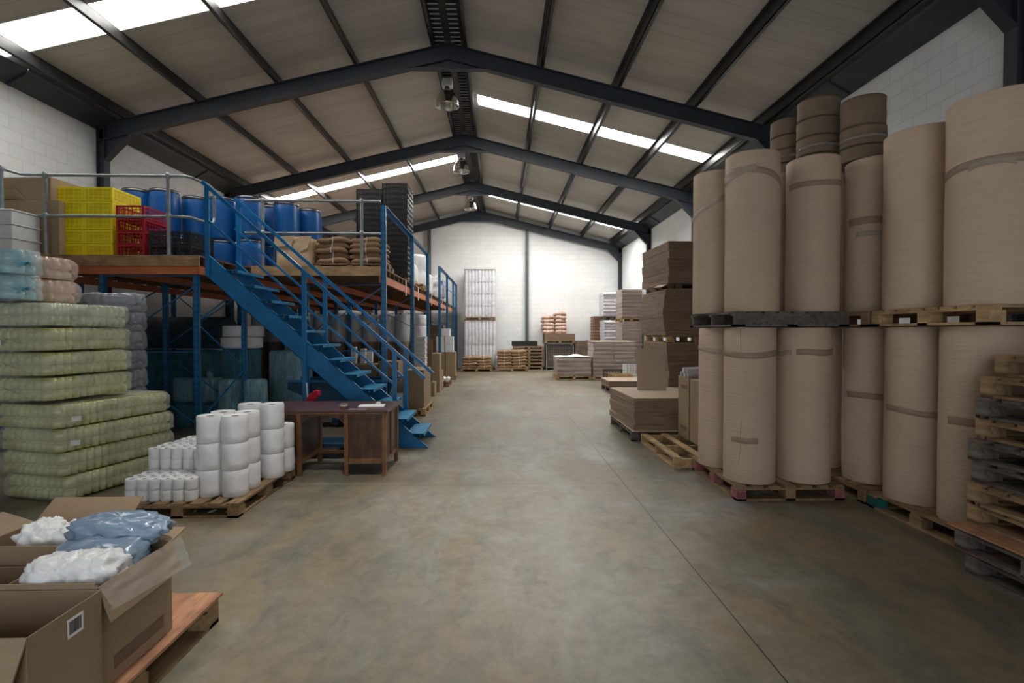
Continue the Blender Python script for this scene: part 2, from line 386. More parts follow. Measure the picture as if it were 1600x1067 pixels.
def tag(o, label, cat, group=None):
    o['label'] = label; o['category'] = cat
    if group: o['group'] = group
    return o
def struct(o): o['kind'] = 'structure'; return o
def root(name, label, cat, loc=(0, 0, 0), rz=0., group=None):
    o = bpy.data.objects.new(name, None); COL.objects.link(o); o.location = loc; o.rotation_euler = (0, 0, rz); o.empty_display_size = .1
    return tag(o, label, cat, group)
def place(o, loc, rz=0., label=None, group=None, scale=None):
    o.location = loc; o.rotation_euler = (0, 0, rz)
    if label: o['label'] = label
    if group: o['group'] = group
    elif 'group' in o.keys() and group is False: del o['group']
    if scale: o.scale = scale
    return o
KIDS = {}
def kids(o):
    if o.name not in KIDS: KIDS[o.name] = [c for c in bpy.data.objects if c.parent is o]
    return KIDS[o.name]
def dup(o, loc, rz=0., label=None, group=None, scale=None):
    r = o.copy(); COL.objects.link(r)
    place(r, loc, rz, label, group, scale)
    for ch in kids(o):
        c = ch.copy(); COL.objects.link(c); c.parent = r
        for gch in kids(ch):
            d = gch.copy(); COL.objects.link(d); d.parent = c
    return r
class Kind:
    """make the first, copy the rest"""
    def __init__(s, make): s.make = make; s.o = None
    def __call__(s, loc, rz=0., label=None, group=None, scale=None):
        if s.o is None: s.o = s.make(); kids(s.o); [kids(k) for k in kids(s.o)]; s.first = True; return place(s.o, loc, rz, label, group, scale)
        sc = scale or (1, 1, 1)
        return dup(s.o, loc, rz, label, group, sc)
ORD = ['first', 'second', 'third', 'fourth', 'fifth', 'sixth', 'seventh', 'eighth', 'ninth', 'tenth', 'eleventh', 'twelfth', 'thirteenth', 'fourteenth', 'fifteenth', 'sixteenth', 'seventeenth', 'eighteenth', 'nineteenth', 'twentieth']
def nth(i, n):   # i counted from the bottom
    if n == 1: return 'only'
    if i == n-1: return 'topmost'
    if i == 0: return 'bottom'
    return (ORD[i]+' from the bottom') if i < n/2 else (ORD[n-1-i]+' from the top')
# ------------------------------------------------------------------ building shell
XL, XR, XM, YB, YF = -7.4, 5.5, -.95, 23.1, -3.2
PORTALS = [.85, 5.28, 9.71, 14.1, 18.5, 22.9]
SL = .245
def zt(x): return 7.02-SL*abs(x-XM)       # top of the rafters
struct(MB().box(XL-.2, XR+.2, YF, YB+.2, -.2, 0).build('floor', 'floor'))
struct(MB().box(XL-.2, XL, YF, YB, 0, 5.75).build('wall_left', 'block_yz'))
struct(MB().box(XR, XR+.2, YF, YB, 0, 5.75).build('wall_right', 'block_yz'))
gab = [(XL-.2, 0), (XR+.2, 0), (XR+.2, 5.72), (XM, 7.28), (XL-.2, 5.72)]
struct(MB().prism(gab, 'y', YB, YB+.2).build('wall_back', 'block_xz'))
w = MB()   # the end wall behind the camera, with an open roller door added for its light
w.prism([(XL-.2, 0), (-3.2, 0), (-3.2, 6.3), (XL-.2, 5.72)], 'y', YF-.2, YF)
w.prism([(2.2, 0), (XR+.2, 0), (XR+.2, 5.72), (2.2, 6.3)], 'y', YF-.2, YF)
w.prism([(-3.2, 3.6), (2.2, 3.6), (2.2, 6.3), (XM, 7.28), (-3.2, 6.3)], 'y', YF-.2, YF)
struct(w.build('wall_front', 'block_xz'))

# roof lining with real openings for the rooflights
SKYL = [(-1, 7.17, 7.78, XM-6.4, XM-.35), (1, 11.93, 12.45, XM+.45, XM+6.12), (-1, 16.05, 16.55, XM-6.2, XM-.35), (1, 20.0, 20.65, XM+.4, XM+6.15)]
def zr(x): return 7.22-SL*abs(x-XM)
for side, nm in ((-1, 'ceiling_left'), (1, 'ceiling_right')):
    m = MB(); ys = [YF-.2]
    holes = sorted([h for h in SKYL if h[0] == side], key=lambda h: h[1])
    def slab(xa, xb, ya, yb):
        m.hexa([(xa, ya, zr(xa)), (xb, ya, zr(xb)), (xb, yb, zr(xb)), (xa, yb, zr(xa)), (xa, ya, zr(xa)+.05), (xb, ya, zr(xb)+.05), (xb, yb, zr(xb)+.05), (xa, yb, zr(xa)+.05)])
    e = XL-.3 if side < 0 else XR+.3
    for h in holes:
        slab(min(e, XM), max(e, XM), ys[-1], h[1]); ys.append(h[2])
        a, b = sorted((h[3], h[4]))
        slab(min(e, XM), a, h[1], h[2]); slab(b, max(e, XM), h[1], h[2])
    slab(min(e, XM), max(e, XM), ys[-1], YB+.2)
    struct(m.build(nm, 'roof'))
for i, (s, y0, y1, x0, x1) in enumerate(SKYL):
    a, b = sorted((x0, x1)); z = .055
    o = MB().hexa([(a, y0, zr(a)+z), (b, y0, zr(b)+z), (b, y1, zr(b)+z), (a, y1, zr(a)+z), (a, y0, zr(a)+z+.01), (b, y0, zr(b)+z+.01), (b, y1, zr(b)+z+.01), (a, y1, zr(a)+z+.01)]).build('window_%d' % (i+1), 'sky%d' % (i+1))
    struct(o)
# purlins, ridge and eaves
n = 1
for s in (-1, 1):
    for d in (.30, 1.73, 3.18, 4.63, 5.95):
        x = XM+s*d; m = MB(); z0 = zt(x)-.0; z1 = zr(x)-.002
        m.box(x-.006, x+.006, YF, YB, z0, z1); m.box(x-.006, x+.06, YF, YB, z0, z0+.012); m.box(x-.06, x+.006, YF, YB, z1-.012, z1)
        o = m.build('trim_%d' % n, 'purlin'); struct(o); n += 1
m = MB().hexa([(XM-.29, YF, 7.08), (XM+.29, YF, 7.08), (XM+.29, YB, 7.08), (XM-.29, YB, 7.08), (XM-.29, YF, 7.13), (XM+.29, YF, 7.13), (XM+.29, YB, 7.13), (XM-.29, YB, 7.13)])
rv = struct(m.build('trim_%d' % n, 'ventdark')); n += 1
m = MB(); y = 4.
while y < YB:
    for s in (-1, 1): m.obox((XM+s*.15, y, 7.062), (.17, .045, .022), rx=.5)
    y += .135
m.build('ridge_slats', 'ventslat', rv)
MB().tube([(XM+.33, 9.8, 6.99), (XM+.33, 20., 6.99)], .022).build('conduit', 'galv', rv)
for s, xw in ((-1, XL), (1, XR)):
    m = MB(); x0, x1 = sorted((xw, xw-s*.34)); xi = xw-s*.34
    m.prism([(xw, 5.36), (xw-s*.05, 5.36), (xw-s*.34, 5.52), (xw-s*.36, zr(xi)-.16), (xw-s*.30, zr(xi)-.14), (xw, zr(xw)-.0)], 'y', YF, YB)
    o = struct(m.build('trim_%d' % n, 'gutter')); n += 1
    q = MB()
    for k in range(9):
        yy = 3.2+k*2.35; q.prism([(xw-s*.045, 5.33), (xw-s*.36, 5.50), (xw-s*.385, zr(xi)-.15), (xw-s*.36, zr(xi)-.15), (xw-s*.34, 5.53), (xw-s*.045, 5.37)], 'y', yy, yy+.05)
    q.build('gutter_bracket', 'steel', o)
# portal frames
def portal(y):
    m = MB(); d = .29
    for s, xw in ((-1, XL+.02), (1, XR-.02)):
        m.prism([(XM, zt(XM)), (xw, zt(xw)), (xw, zt(xw)-d), (XM, zt(XM)-d)], 'y', y-.006, y+.006)
        for k in (0, d): m.prism([(XM, zt(XM)-k), (xw, zt(xw)-k), (xw, zt(xw)-k-.014), (XM, zt(XM)-k-.014)], 'y', y-.07, y+.07)
        xi = xw-s*.13
        m.box(min(xw, xi), max(xw, xi), y-.006, y+.006, 0, zt(xw)-.02); 
        for xx in (xw, xi): m.box(xx-.007, xx+.007, y-.07, y+.07, 0, zt(xw)-.02)
        xh = xw-s*.62       # haunch at the knee
        m.prism([(xi, zt(xi)-d), (xh, zt(xh)-d), (xh, zt(xh)-d-.01), (xi, zt(xw)-d-.36)], 'y', y-.008, y+.008)
        m.prism([(xh, zt(xh)-d-.014), (xh, zt(xh)-d), (xi, zt(xw)-d-.345), (xi, zt(xw)-d-.36)], 'y', y-.07, y+.07)
    m.prism([(XM-.72, zt(XM)-d-.17), (XM+.72, zt(XM)-d-.17), (XM+.4, zt(XM)-d-.1), (XM, zt(XM)-.05), (XM-.4, zt(XM)-d-.1)], 'y', y-.009, y+.009)
    m.box(XM-.75, XM+.75, y-.07, y+.07, zt(XM)-d-.185, zt(XM)-d-.17)
    return m
for y in PORTALS:
    struct(portal(y).build('trim_%d' % n, 'steel')); n += 1
for x in (1.25, -3.12):
    m = MB(); m.box(x-.07, x+.07, YB-.16, YB-.15, 0, zt(x)-.25); m.box(x-.005, x+.005, YB-.15, YB, 0, zt(x)-.25); m.box(x-.07, x+.07, YB-.01, YB, 0, zt(x)-.25)
    struct(m.build('trim_%d' % n, 'steel_grey')); n += 1

# high bay lamps hanging under the ridge
def mk_lamp():
    r = root('high_bay_lamp', '', 'lamp')
    m = MB().box(-.11, .11, -.09, .09, -.15, 0); m.build('ballast_box', 'whitebox', r, .008)
    MB().tube([(0, 0, 0), (0, 0, .12)], .012, 8).build('hanger', 'galv', r)
    MB().lathe([(.05, -.15), (.055, -.2), (.07, -.22)], 20).build('neck', 'steel_grey', r)
    prof = [(.07, -.215), (.13, -.25), (.185, -.32), (.22, -.42), (.238, -.53), (.245, -.56)]
    MB().lathe(prof+[(p[0]-.006, p[1]) for p in reversed(prof)], 40, jit=lambda a, z: .003*math.cos(20*a)).build('reflector', 'alu', r)
    MB().lathe([(.0, -.50), (.05, -.48), (.07, -.42), (.05, -.33), (.03, -.25)], 20).build('bulb', 'bulb', r)
    return r
lamp = Kind(mk_lamp)
for (y, x, z, lb) in ((11.0, -1.10, 6.99, 'nearest to the camera'), (15.3, -1.12, 6.93, 'middle one of the row'), (19.9, -1.10, 6.92, 'last in the row, by the back wall'), (3.6, -.75, 6.9, 'unseen extra one added to light the open floor')):  # the last lamp is an addition out of view, housing the floor spot
    lamp((x, y, z), 0, 'bell shaped metal high bay lamp, '+lb)

# ------------------------------------------------------------------ pallets
def mk_pallet(W, L, mat, board_mat=None, boards=7, along='y', solid=False, name='wooden_pallet', front=None, Hh=.144):
    """deck boards run along `along`; corner is the origin"""
    def make():
        r = root(name, '', 'pallet')
        swap = along == 'x'
        A, B = (L, W) if swap else (W, L)   # A across the boards, B along them
        def bx(m, a0, a1, b0, b1, z0, z1):
            if swap: m.box(b0, b1, a0, a1, z0, z1)
            else: m.box(a0, a1, b0, b1, z0, z1)
        t = .02; q = random.Random(int(W*1000+L*77+boards))
        d = MB(); bw = min(.11, A/boards*.8)
        for i in range(boards):
            a = (A-bw)*i/(boards-1); e = q.uniform(0, .008)
            bx(d, a, a+bw, e, B-e, Hh-t+q.uniform(-.002, 0), Hh)
        d.build('deck', board_mat or mat, r)
        s = MB()
        for i in range(3): bx(s, 0, A, (B-.1)*i/2, (B-.1)*i/2+.1, Hh-2*t, Hh-t)
        s.build('cross_boards', mat, r)
        b = MB()
        for i in range(3): bx(b, (A-.1)*i/2, (A-.1)*i/2+.1, 0, B, 0, t)
        bx(b, 0, A, 0, .09, 0, t*.98); bx(b, 0, A, B-.09, B, 0, t*.98)
        b.build('bottom_boards', mat, r)
        if solid:
            for j in range(3):
                m = MB(); bx(m, .003, A-.003, .003+(B-.106)*j/2, .003+(B-.106)*j/2+.05, t, Hh-2*t); m.build('runner', mat, r)
        else:
            for i in range(3):
                for j in range(3):
                    m = MB(); bw2 = .1 if i == 1 else .095
                    bx(m, (A-bw2)*i/2, (A-bw2)*i/2+bw2, (B-.13)*j/2, (B-.13)*j/2+.13, t, Hh-2*t)
                    mm = mat
                    if front and (i, j) in front: mm = front[(i, j)]
                    m.build('block', mm, r)
        return r
    return make
def mk_far_pallet(W, L, mat):
    def make():
        m = MB(); Hh = .144
        for i in range(6): m.box(W*i/6+.01, W*(i+1)/6-.015, 0, L, Hh-.022, Hh)
        for i in range(3):
            for j in range(3): m.box((W-.1)*i/2, (W-.1)*i/2+.1, (L-.12)*j/2, (L-.12)*j/2+.12, .02, Hh-.022)
        for i in range(3): m.box((W-.1)*i/2, (W-.1)*i/2+.1, 0, L, 0, .02)
        m.box(0, W, 0, .1, 0, .02); m.box(0, W, 0, .02, Hh-.045, Hh-.022)
        return tag(m.build('wooden_pallet', mat), '', 'pallet')
    return make

# ------------------------------------------------------------------ kraft paper rolls
def mk_roll(r, mat, name='paper_roll'):
    """unit height roll; scaled per copy"""
    def make():
        m = MB(); ph = rnd.random()*6
        j = lambda a, z: .0025*math.sin(3*a+ph)+.0015*math.sin(7*a+z*9)
        n = 96
        m.lathe([(r-.004, 0)]+[(r, .004)]+[(r, k/8) for k in range(1, 8)]+[(r, .997), (r-.004, 1.)], n, jit=j)
        m.lathe([(r-.004, 1.), (.05, .999)], n, jit=lambda a, z: 0); m.lathe([(r-.004, 0), (.05, 0)], n); 
        m.lathe([(.05, .999), (.045, .9), (.045, .0)], n)
        o = m.build(name, mat); return tag(o, '', 'paper roll')
    return make
def tape(parent, r, z, h, a0, a1, sag=0., mat='tape', sz=1., tilt=0., wav=.004):
    """a strip of parcel tape stuck round a roll; heights in metres, parent is scaled by sz"""
    m = MB(); n = 40; vs = []
    for i in range(n+1):
        t = i/n; a = a0+(a1-a0)*t
        zz = z+sag*4*t*(1-t)+tilt*t+wav*math.sin(9*t)
        for (rr, dz) in ((r+.0035, 0), (r+.0035, h), (r+.0055, h), (r+.0055, 0)): vs.append((rr*math.cos(a), rr*math.sin(a), (zz+dz)/sz))
    fs = []
    for i in range(n):
        for k in range(4): fs.append((4*i+k, 4*i+(k+1) % 4, 4*i+4+(k+1) % 4, 4*i+4+k))
    fs += [(0, 1, 2, 3), (4*n, 4*n+3, 4*n+2, 4*n+1)]
    return m.add(vs, fs, True).build('tape_band', mat, parent)
R_ = {}
def roll(x, y, r, z0, z1, label, tapes=(), mat='kraft', rz=0.):
    o = mk_roll(r, mat)(); h = z1-z0
    place(o, (x, y, z0), rz, label, None, (1, 1, h)); o['group'] = 'tall kraft paper rolls on pallets'
    for t in tapes: tape(o, r, sz=h, **t)
    return o
D = math.radians
F0, F1 = D(150), D(330)       # the arc of a roll that faces the aisle
# lower tier
roll(2.56, 5.17, .245, .146, 1.69, 'lower tier kraft roll with a torn vertical seam, standing on the pink cornered pallet', [dict(z=1.27, h=.06, a0=D(150), a1=D(330), sag=-.03, mat='tape'), dict(z=1.27, h=.012, a0=D(255), a1=D(263), mat='cleartape'), dict(z=.40, h=.055, a0=D(205), a1=D(262), mat='tape')])
def seam(parent, r, sz, a):
    m = MB(); vs = []; n = 26
    for i in range(n+1):
        z = sz*i/n; aa = a+.05*math.sin(z*2.1)+.006*math.sin(z*23)
        if z < .35: aa -= (.35-z)*.45
        for (rr, da) in ((r+.0012, -.007), (r+.0012, .007), (r+.0022, .007), (r+.0022, -.007)): vs.append((rr*math.cos(aa+da), rr*math.sin(aa+da), z/sz*.998))
    fs = [(4*i+k, 4*i+(k+1) % 4, 4*i+4+(k+1) % 4, 4*i+4+k) for i in range(n) for k in range(4)]
    return m.add(vs, fs).build('torn_seam', 'card_dark', parent)
seam(bpy.data.objects['paper_roll'], .245, 1.544, D(224))
roll(3.12, 5.17, .248, .146, 1.69, 'lower tier kraft roll at the aisle corner next to the roll with the torn seam', [dict(z=1.27, h=.06, a0=D(225), a1=D(330), sag=.0, mat='tape'), dict(z=1.25, h=.05, a0=D(165), a1=D(215), tilt=.02, mat='cleartape')])
roll(2.52, 5.76, .235, .146, 1.69, 'lower tier kraft roll half hidden behind the torn seam roll', [dict(z=1.30, h=.05, a0=D(160), a1=D(290), tilt=-.07, mat='cleartape')])
roll(3.80, 5.12, .25, .146, 1.69, 'dim lower tier kraft roll in the gap after the pink cornered pallet', [dict(z=.84, h=.06, a0=D(180), a1=D(320), mat='tape')])
roll(3.76, 4.5, .25, .146, 1.69, 'lower tier kraft roll with a frayed edge on the third floor pallet', [dict(z=.80, h=.05, a0=D(170), a1=D(300), tilt=-.05, mat='tape')])
roll(3.80, 3.93, .265, .146, 1.69, 'lower tier kraft roll partly hidden by the leaning stack of loose pallets', [dict(z=.78, h=.06, a0=D(180), a1=D(300), mat='tape')])
roll(3.64, 5.75, .235, .146, 1.69, 'lower tier kraft roll in the back row, seen only through a gap')
# upper tier
roll(2.56, 5.15, .255, 1.846, 3.41, 'upper tier kraft roll with a glinting sagging tape band near its top', [dict(z=1.30, h=.06, a0=D(150), a1=D(330), sag=.10, tilt=-.1, mat='tape'), dict(z=1.27, h=.07, a0=D(170), a1=D(252), sag=.02, tilt=.08, mat='cleartape')])
roll(3.22, 5.2, .245, 1.846, 3.39, 'upper tier kraft roll with one tape band, below the dark brown reels', [dict(z=1.24, h=.055, a0=D(180), a1=D(330), sag=.0, mat='tape')])
roll(2.43, 5.73, .235, 1.846, 3.40, 'upper tier kraft roll nearest the cardboard stacks, tape rising across it', [dict(z=1.02, h=.06, a0=D(160), a1=D(280), tilt=.22, mat='cleartape')])
roll(3.06, 5.76, .24, 1.846, 3.38, 'upper tier kraft roll behind, seen in the slot between the two front rolls')
roll(3.80, 5.12, .25, 1.846, 3.36, 'upper tier kraft roll with a vertical overlap and two short tapes', [dict(z=.86, h=.07, a0=D(180), a1=D(330), mat='tape', sag=.0), dict(z=.74, h=.05, a0=D(200), a1=D(300), mat='cleartape')])
roll(3.76, 4.49, .282, 1.846, 3.40, 'thick upper tier kraft roll without tape next to the largest roll')
roll(3.80, 3.84, .305, 1.846, 3.40, 'largest upper tier kraft roll by the steel column, tape and scratches', [dict(z=.98, h=.06, a0=D(150), a1=D(320), sag=.05, tilt=-.02, mat='tape'), dict(z=.99, h=.05, a0=D(195), a1=D(245), sag=.03, mat='cleartape')])
roll(3.64, 5.76, .235, 1.846, 3.40, 'upper tier kraft roll carrying the middle stack of dark reels')
roll(3.60, 6.32, .235, 1.846, 3.40, 'upper tier kraft roll carrying the far stack of dark reels')
roll(4.10, 6.25, .235, 1.846, 3.40, 'upper tier kraft roll by the wall under dark reels')
# dark narrow reels on top
def reels(x, y, r, z0, hs, where):
    z = z0
    for i, h in enumerate(hs):
        o = mk_roll(r+rnd.uniform(-.006, .004), 'kraft_brown', 'paper_reel')()
        place(o, (x+rnd.uniform(-.006, .006), y+rnd.uniform(-.006, .006), z), rnd.random()*6, '%s narrow dark reel of the stack %s' % (nth(i, len(hs)), where), 'dark brown paper reels on top of the kraft rolls', (1, 1, h-.004))
        o['category'] = 'paper reel'
        if i == 1: tape(o, r, h*.3, .05, 0, 2*PI*.98, mat='cleartape', sz=h)
        z += h
reels(3.60, 6.32, .205, 3.402, (.3, .17, .17, .2), 'farthest along the wall')
reels(3.62, 5.76, .215, 3.402, (.22, .2, .2, .22), 'in the middle, film strapped')
reels(4.08, 6.25, .2, 3.402, (.3, .25, .2), 'half hidden against the wall')
reels(3.80, 5.30, .205, 3.402, (.15, .2, .3), 'closest to the camera')

pb = {(0, 0): 'pinkblock', (2, 0): 'pinkblock', (0, 1): 'pinkblock', (0, 2): 'pinkblock'}
P_A = mk_pallet(1.07, 1.16, 'pallet', boards=7, along='y', front=pb)()
place(P_A, (2.31, 4.90, 0), 0, 'floor pallet with pink painted corner blocks stencilled with letters, under two kraft rolls'); 
def text(parent, body, size, loc, rot, mat, name='stencil'):
    c = bpy.data.curves.new(name, 'FONT'); c.body = body; c.size = size; c.extrude = .0006; c.materials.append(M[mat])
    t = bpy.data.objects.new(name, c); COL.objects.link(t); dg = bpy.context.evaluated_depsgraph_get(); dg.update()
    me = bpy.data.meshes.new_from_object(t.evaluated_get(dg)); COL.objects.unlink(t); bpy.data.objects.remove(t)
    o = bpy.data.objects.new(name, me); COL.objects.link(o); o.location = loc; o.rotation_euler = rot; o.parent = parent; return o
text(P_A, 'SG', .07, (.004, -.002, .035), (PI/2, 0, 0), 'ink')
place(mk_pallet(1.12, 1.17, 'pallet_dark', boards=8, along='y', solid=True)(), (2.28, 4.89, 1.70), 0, 'dark weathered pallet between the lower and upper rolls at the aisle corner')
tb = {(0, 2): 'tealblock'}
place(mk_pallet(1.1, 1.1, 'pallet', boards=7, along='x')(), (3.49, 4.78, 0), 0, 'floor pallet in the gap behind the pink cornered pallet')
place(mk_pallet(1.1, 1.12, 'pallet', boards=8, along='y', front=tb)(), (3.49, 3.62, 0), 0, 'floor pallet with a teal painted corner block under the two largest rolls')
place(mk_pallet(1.1, 1.1, 'pallet', boards=7, along='x')(), (3.47, 4.74, 1.70), 0, 'raised pallet in the gap between the weathered and the yellow pallet')
place(mk_pallet(1.14, 1.14, 'pallet_light', boards=8, along='x')(), (3.47, 3.55, 1.70), 0, 'raised yellowish pallet under the largest upper rolls')
place(mk_pallet(1.1, 1.0, 'pallet', boards=7, along='x')(), (3.47, 5.98, 1.70), 0, 'raised pallet at the back under the farthest upper rolls')
roll(3.62, 6.34, .235, 0.0, 1.69, 'lower kraft roll at the very back beneath the farthest raised pallet')

# leaning stack of loose pallets at the edge of the picture
zz = 0.
EP = Kind(mk_pallet(1.2, 1.0, 'pallet', boards=7, along='x')); EQ = Kind(mk_pallet(1.15, 1.0, 'pallet_dark', boards=6, along='x'))
plan = [('d', 3.21, 2.42, .0, 1), ('d', 3.16, 2.45, .0, 1), ('e', 3.26, 2.5, -.03, 0), ('e', 3.27, 2.46, .02, 0), ('d', 3.30, 2.48, .0, 0), ('d', 3.32, 2.5, .03, 0), ('e', 3.34, 2.52, -.02, 0), ('d', 3.36, 2.5, .02, 0), ('e', 3.37, 2.5, 0, 0), ('e', 3.47, 2.5, .0, 0)]
for i, (k, x, y, rz, ply) in enumerate(plan):
    (EP if k == 'e' else EQ)((x, y, zz), rz, '%s %spallet in the stack of loose empty pallets' % (nth(i, 10), 'plywood covered ' if ply else ''), 'loose pallets stacked by the rolls')
    zz += .146
    if ply:
        o = MB().box(0, 1.25, 0, 1.06, 0, .012).build('plywood_sheet', 'ply'); tag(o, '%s plywood sheet laid in the stack of loose pallets' % ('lower' if i == 0 else 'upper'), 'sheet'); place(o, (x-.03, y-.03, zz)); zz += .014
# ------------------------------------------------------------------ flat cardboard stacks on the roll side
def board_stack(name, W, L, h, tiers, lean=0., curve=0., edge='stackedge', top='sheet'):
    """bundles of flat boxes; origin at a bottom corner; each tier a few bundles slightly out of line"""
    m = MB(); q = rnd; z = 0
    n = max(1, int(h/.11)) if not tiers else tiers
    nb = 10
    for i in range(n):
        hh = h/n; dx, dy = q.uniform(-.012, .012), q.uniform(-.012, .012)
        for k in range(nb):
            a, b = z+hh*k/nb, z+hh*(k+1)/nb-.0012
            ex, ey = q.uniform(-.004, .004), q.uniform(-.004, .004)
            bow = curve*(4*((a/h)*(1-a/h)))
            m.box(dx+ex+bow, W+dx+ex+bow, dy+ey, L+dy+ey, a, b)
        z += hh
    o = m.build(name, edge)
    t = MB().box(.0, W, .0, L, h, h+.006).build('top_sheet', top, o)
    return o
o = board_stack('flat_carton_stack', 1.25, 1.55, .49, 5, edge='stackedge_l'); tag(o, 'waist high stack of flat cartons with a pale top sheet on a dark pallet', 'cardboard stack'); place(o, (2.04, 7.66, .146), .02)
m = MB().box(0, 1.27, 0, 1.57, 0, .008).build('cardboard_sheet', 'sheet'); tag(m, 'pale cardboard sheet sticking out low in the waist high flat carton stack', 'sheet'); place(m, (2.0, 7.6, .147), .0)
place(mk_pallet(1.25, 1.45, 'pallet_dark', boards=8, along='x')(), (1.99, 7.62, 0), 0, 'dark pallet under the waist high stack of flat cartons')
# empty pallet with two boards
def mk_open():
    r = root('wooden_pallet', '', 'pallet'); W, L, Hh = .9, 1.45, .14
    for i in range(3):
        y0 = (L-.04)*i/2; MB().box(0, W, y0, y0+.04, .02, Hh-.02).build('runner', 'pallet_light', r)
    for x in (.0, .30, .80): MB().box(x, x+.09, 0, L, Hh-.02, Hh).build('deck_board', 'pallet_light', r)
    for x in (.0, .40, .80): MB().box(x, x+.09, 0, L, 0, .02).build('bottom_board', 'pallet_light', r)
    return r
place(mk_open(), (2.10, 6.07, 0), 0, 'gappy pale pallet with few boards, beside the two upright cartons')
def carton(name, W, L, h, mat='card', top=True):
    r = root(name, '', 'carton')
    MB().box(0, W, 0, L, 0, h).build('body', mat, r, .004)
    f = MB(); f.box(.003, W/2-.002, .003, L-.003, h, h+.004); f.box(W/2+.002, W-.003, .003, L-.003, h, h+.004); f.build('lid_flaps', mat, r)
    MB().box(W/2-.025, W/2+.025, -.001, L+.001, h+.0042, h+.0052).build('tape', 'tape', r)
    return r
c = carton('tall_carton', .5, .42, .86); place(c, (2.62, 7.0, .146), 0, 'tall upright carton with two tape marks, farther of the pair on the gappy pallet')
for z in (.12, .70): MB().box(-.0025, 0, .06, .30, z, z+.05).build('tape_mark', 'card_dark', c)
c = carton('tall_carton', .5, .40, .85); place(c, (2.62, 6.56, .146), 0, 'tall upright carton nearer of the pair, tight against the kraft rolls')
# plastic tubes on the cartons
for i, (x, y, z) in enumerate([(2.62, 7.05, 1.045), (2.60, 7.13, 1.045), (2.63, 7.21, 1.045), (2.61, 7.29, 1.045), (2.62, 7.09, 1.105), (2.6, 7.17, 1.105), (2.63, 7.25, 1.105)]):
    m = MB().tube([(0, 0, 0), (.2, .0, .004), (.47, .0, 0)], .034, 12).build('film_tube', 'stretchg'); tag(m, 'clear plastic film tube lying on the tall upright cartons', 'plastic tube', 'film tubes on the tall cartons'); m.location = (x, y, z+.0)
# tall triple stack
place(mk_pallet(1.3, 1.55, 'pallet', boards=8, along='x')(), (3.05, 9.25, 0), 0, 'floor pallet beneath the tallest triple cardboard stack')
o = board_stack('flat_carton_stack', 1.28, 1.5, 1.28, 8, curve=0.03); tag(o, 'lowest of three tall dark blocks of flat cartons by the wall', 'cardboard stack'); place(o, (3.06, 9.27, .146), .0)
place(mk_pallet(1.1, 1.4, 'pallet_light', boards=8, along='x')(), (3.08, 9.3, 1.432), 0, 'pallet showing through the notch in the tall cardboard stack')
o = board_stack('flat_carton_stack', 1.3, 1.5, .84, 5, curve=-.05); tag(o, 'middle of three tall dark blocks of flat cartons, curling over its pallet', 'cardboard stack'); place(o, (3.03, 9.24, 1.578), .0)
for k, (x, y, rz, ry) in enumerate(((2.97, 9.3, .3, -.35), (2.99, 9.9, -.2, -.25), (3.05, 10.2, .1, -.5))):
    m = MB(); n = 8
    for i in range(n):
        a, b = i/n*.34, (i+1)/n*.34; za, zb = .08*math.sin(a*9+k), .08*math.sin(b*9+k)
        m.hexa([(a, 0, za), (b, 0, zb), (b, .4, zb+.02), (a, .4, za+.02), (a, 0, za+.005), (b, 0, zb+.005), (b, .4, zb+.025), (a, .4, za+.025)])
    o = m.build('torn_cardboard', 'sheet'); tag(o, 'torn pale cardboard scrap crumpled under the top carton block, %s' % ('towards the camera', 'in the middle', 'towards the back wall')[k], 'cardboard scrap'); o.location = (x, y, 2.46); o.rotation_euler = (0, .12, rz*.3)
place(mk_pallet(1.1, 1.4, 'pallet_dark', boards=6, along='x')(), (3.22, 9.3, 2.425), 0, 'dark pallet under the top block of flat cartons').scale = (1, 1, .7)
o = board_stack('flat_carton_stack', 1.2, 1.45, .76, 5); tag(o, 'top one of three tall dark blocks of flat cartons, nearly at roof beam height', 'cardboard stack'); place(o, (3.08, 9.26, 2.53), .05)
# leaning board
m = MB().hexa([(0, 0, 0), (.50, 0, 0), (.50, .012, 0), (0, .012, 0), (.07, .26, .62), (.57, .26, .56), (.57, .272, .56), (.07, .272, .62)]).build('cardboard_board', 'sheet')
tag(m, 'stiff tan cardboard board leaning upright against the tall carton blocks', 'cardboard board'); place(m, (2.38, 8.74, .645), 0, scale=(1.0, 1.2, 1.15))
# lower stack beyond
o = board_stack('flat_carton_stack', 1.3, 1.2, .17, 2); tag(o, 'low thin stack of flat cartons with pale top beyond the waist high stack', 'cardboard stack'); place(o, (2.93, 13.6, .146), -.02)
place(mk_far_pallet(1.2, 1.2, 'pallet_dark')(), (2.95, 13.5, 0), 0, 'dark pallet under the low thin carton stack')

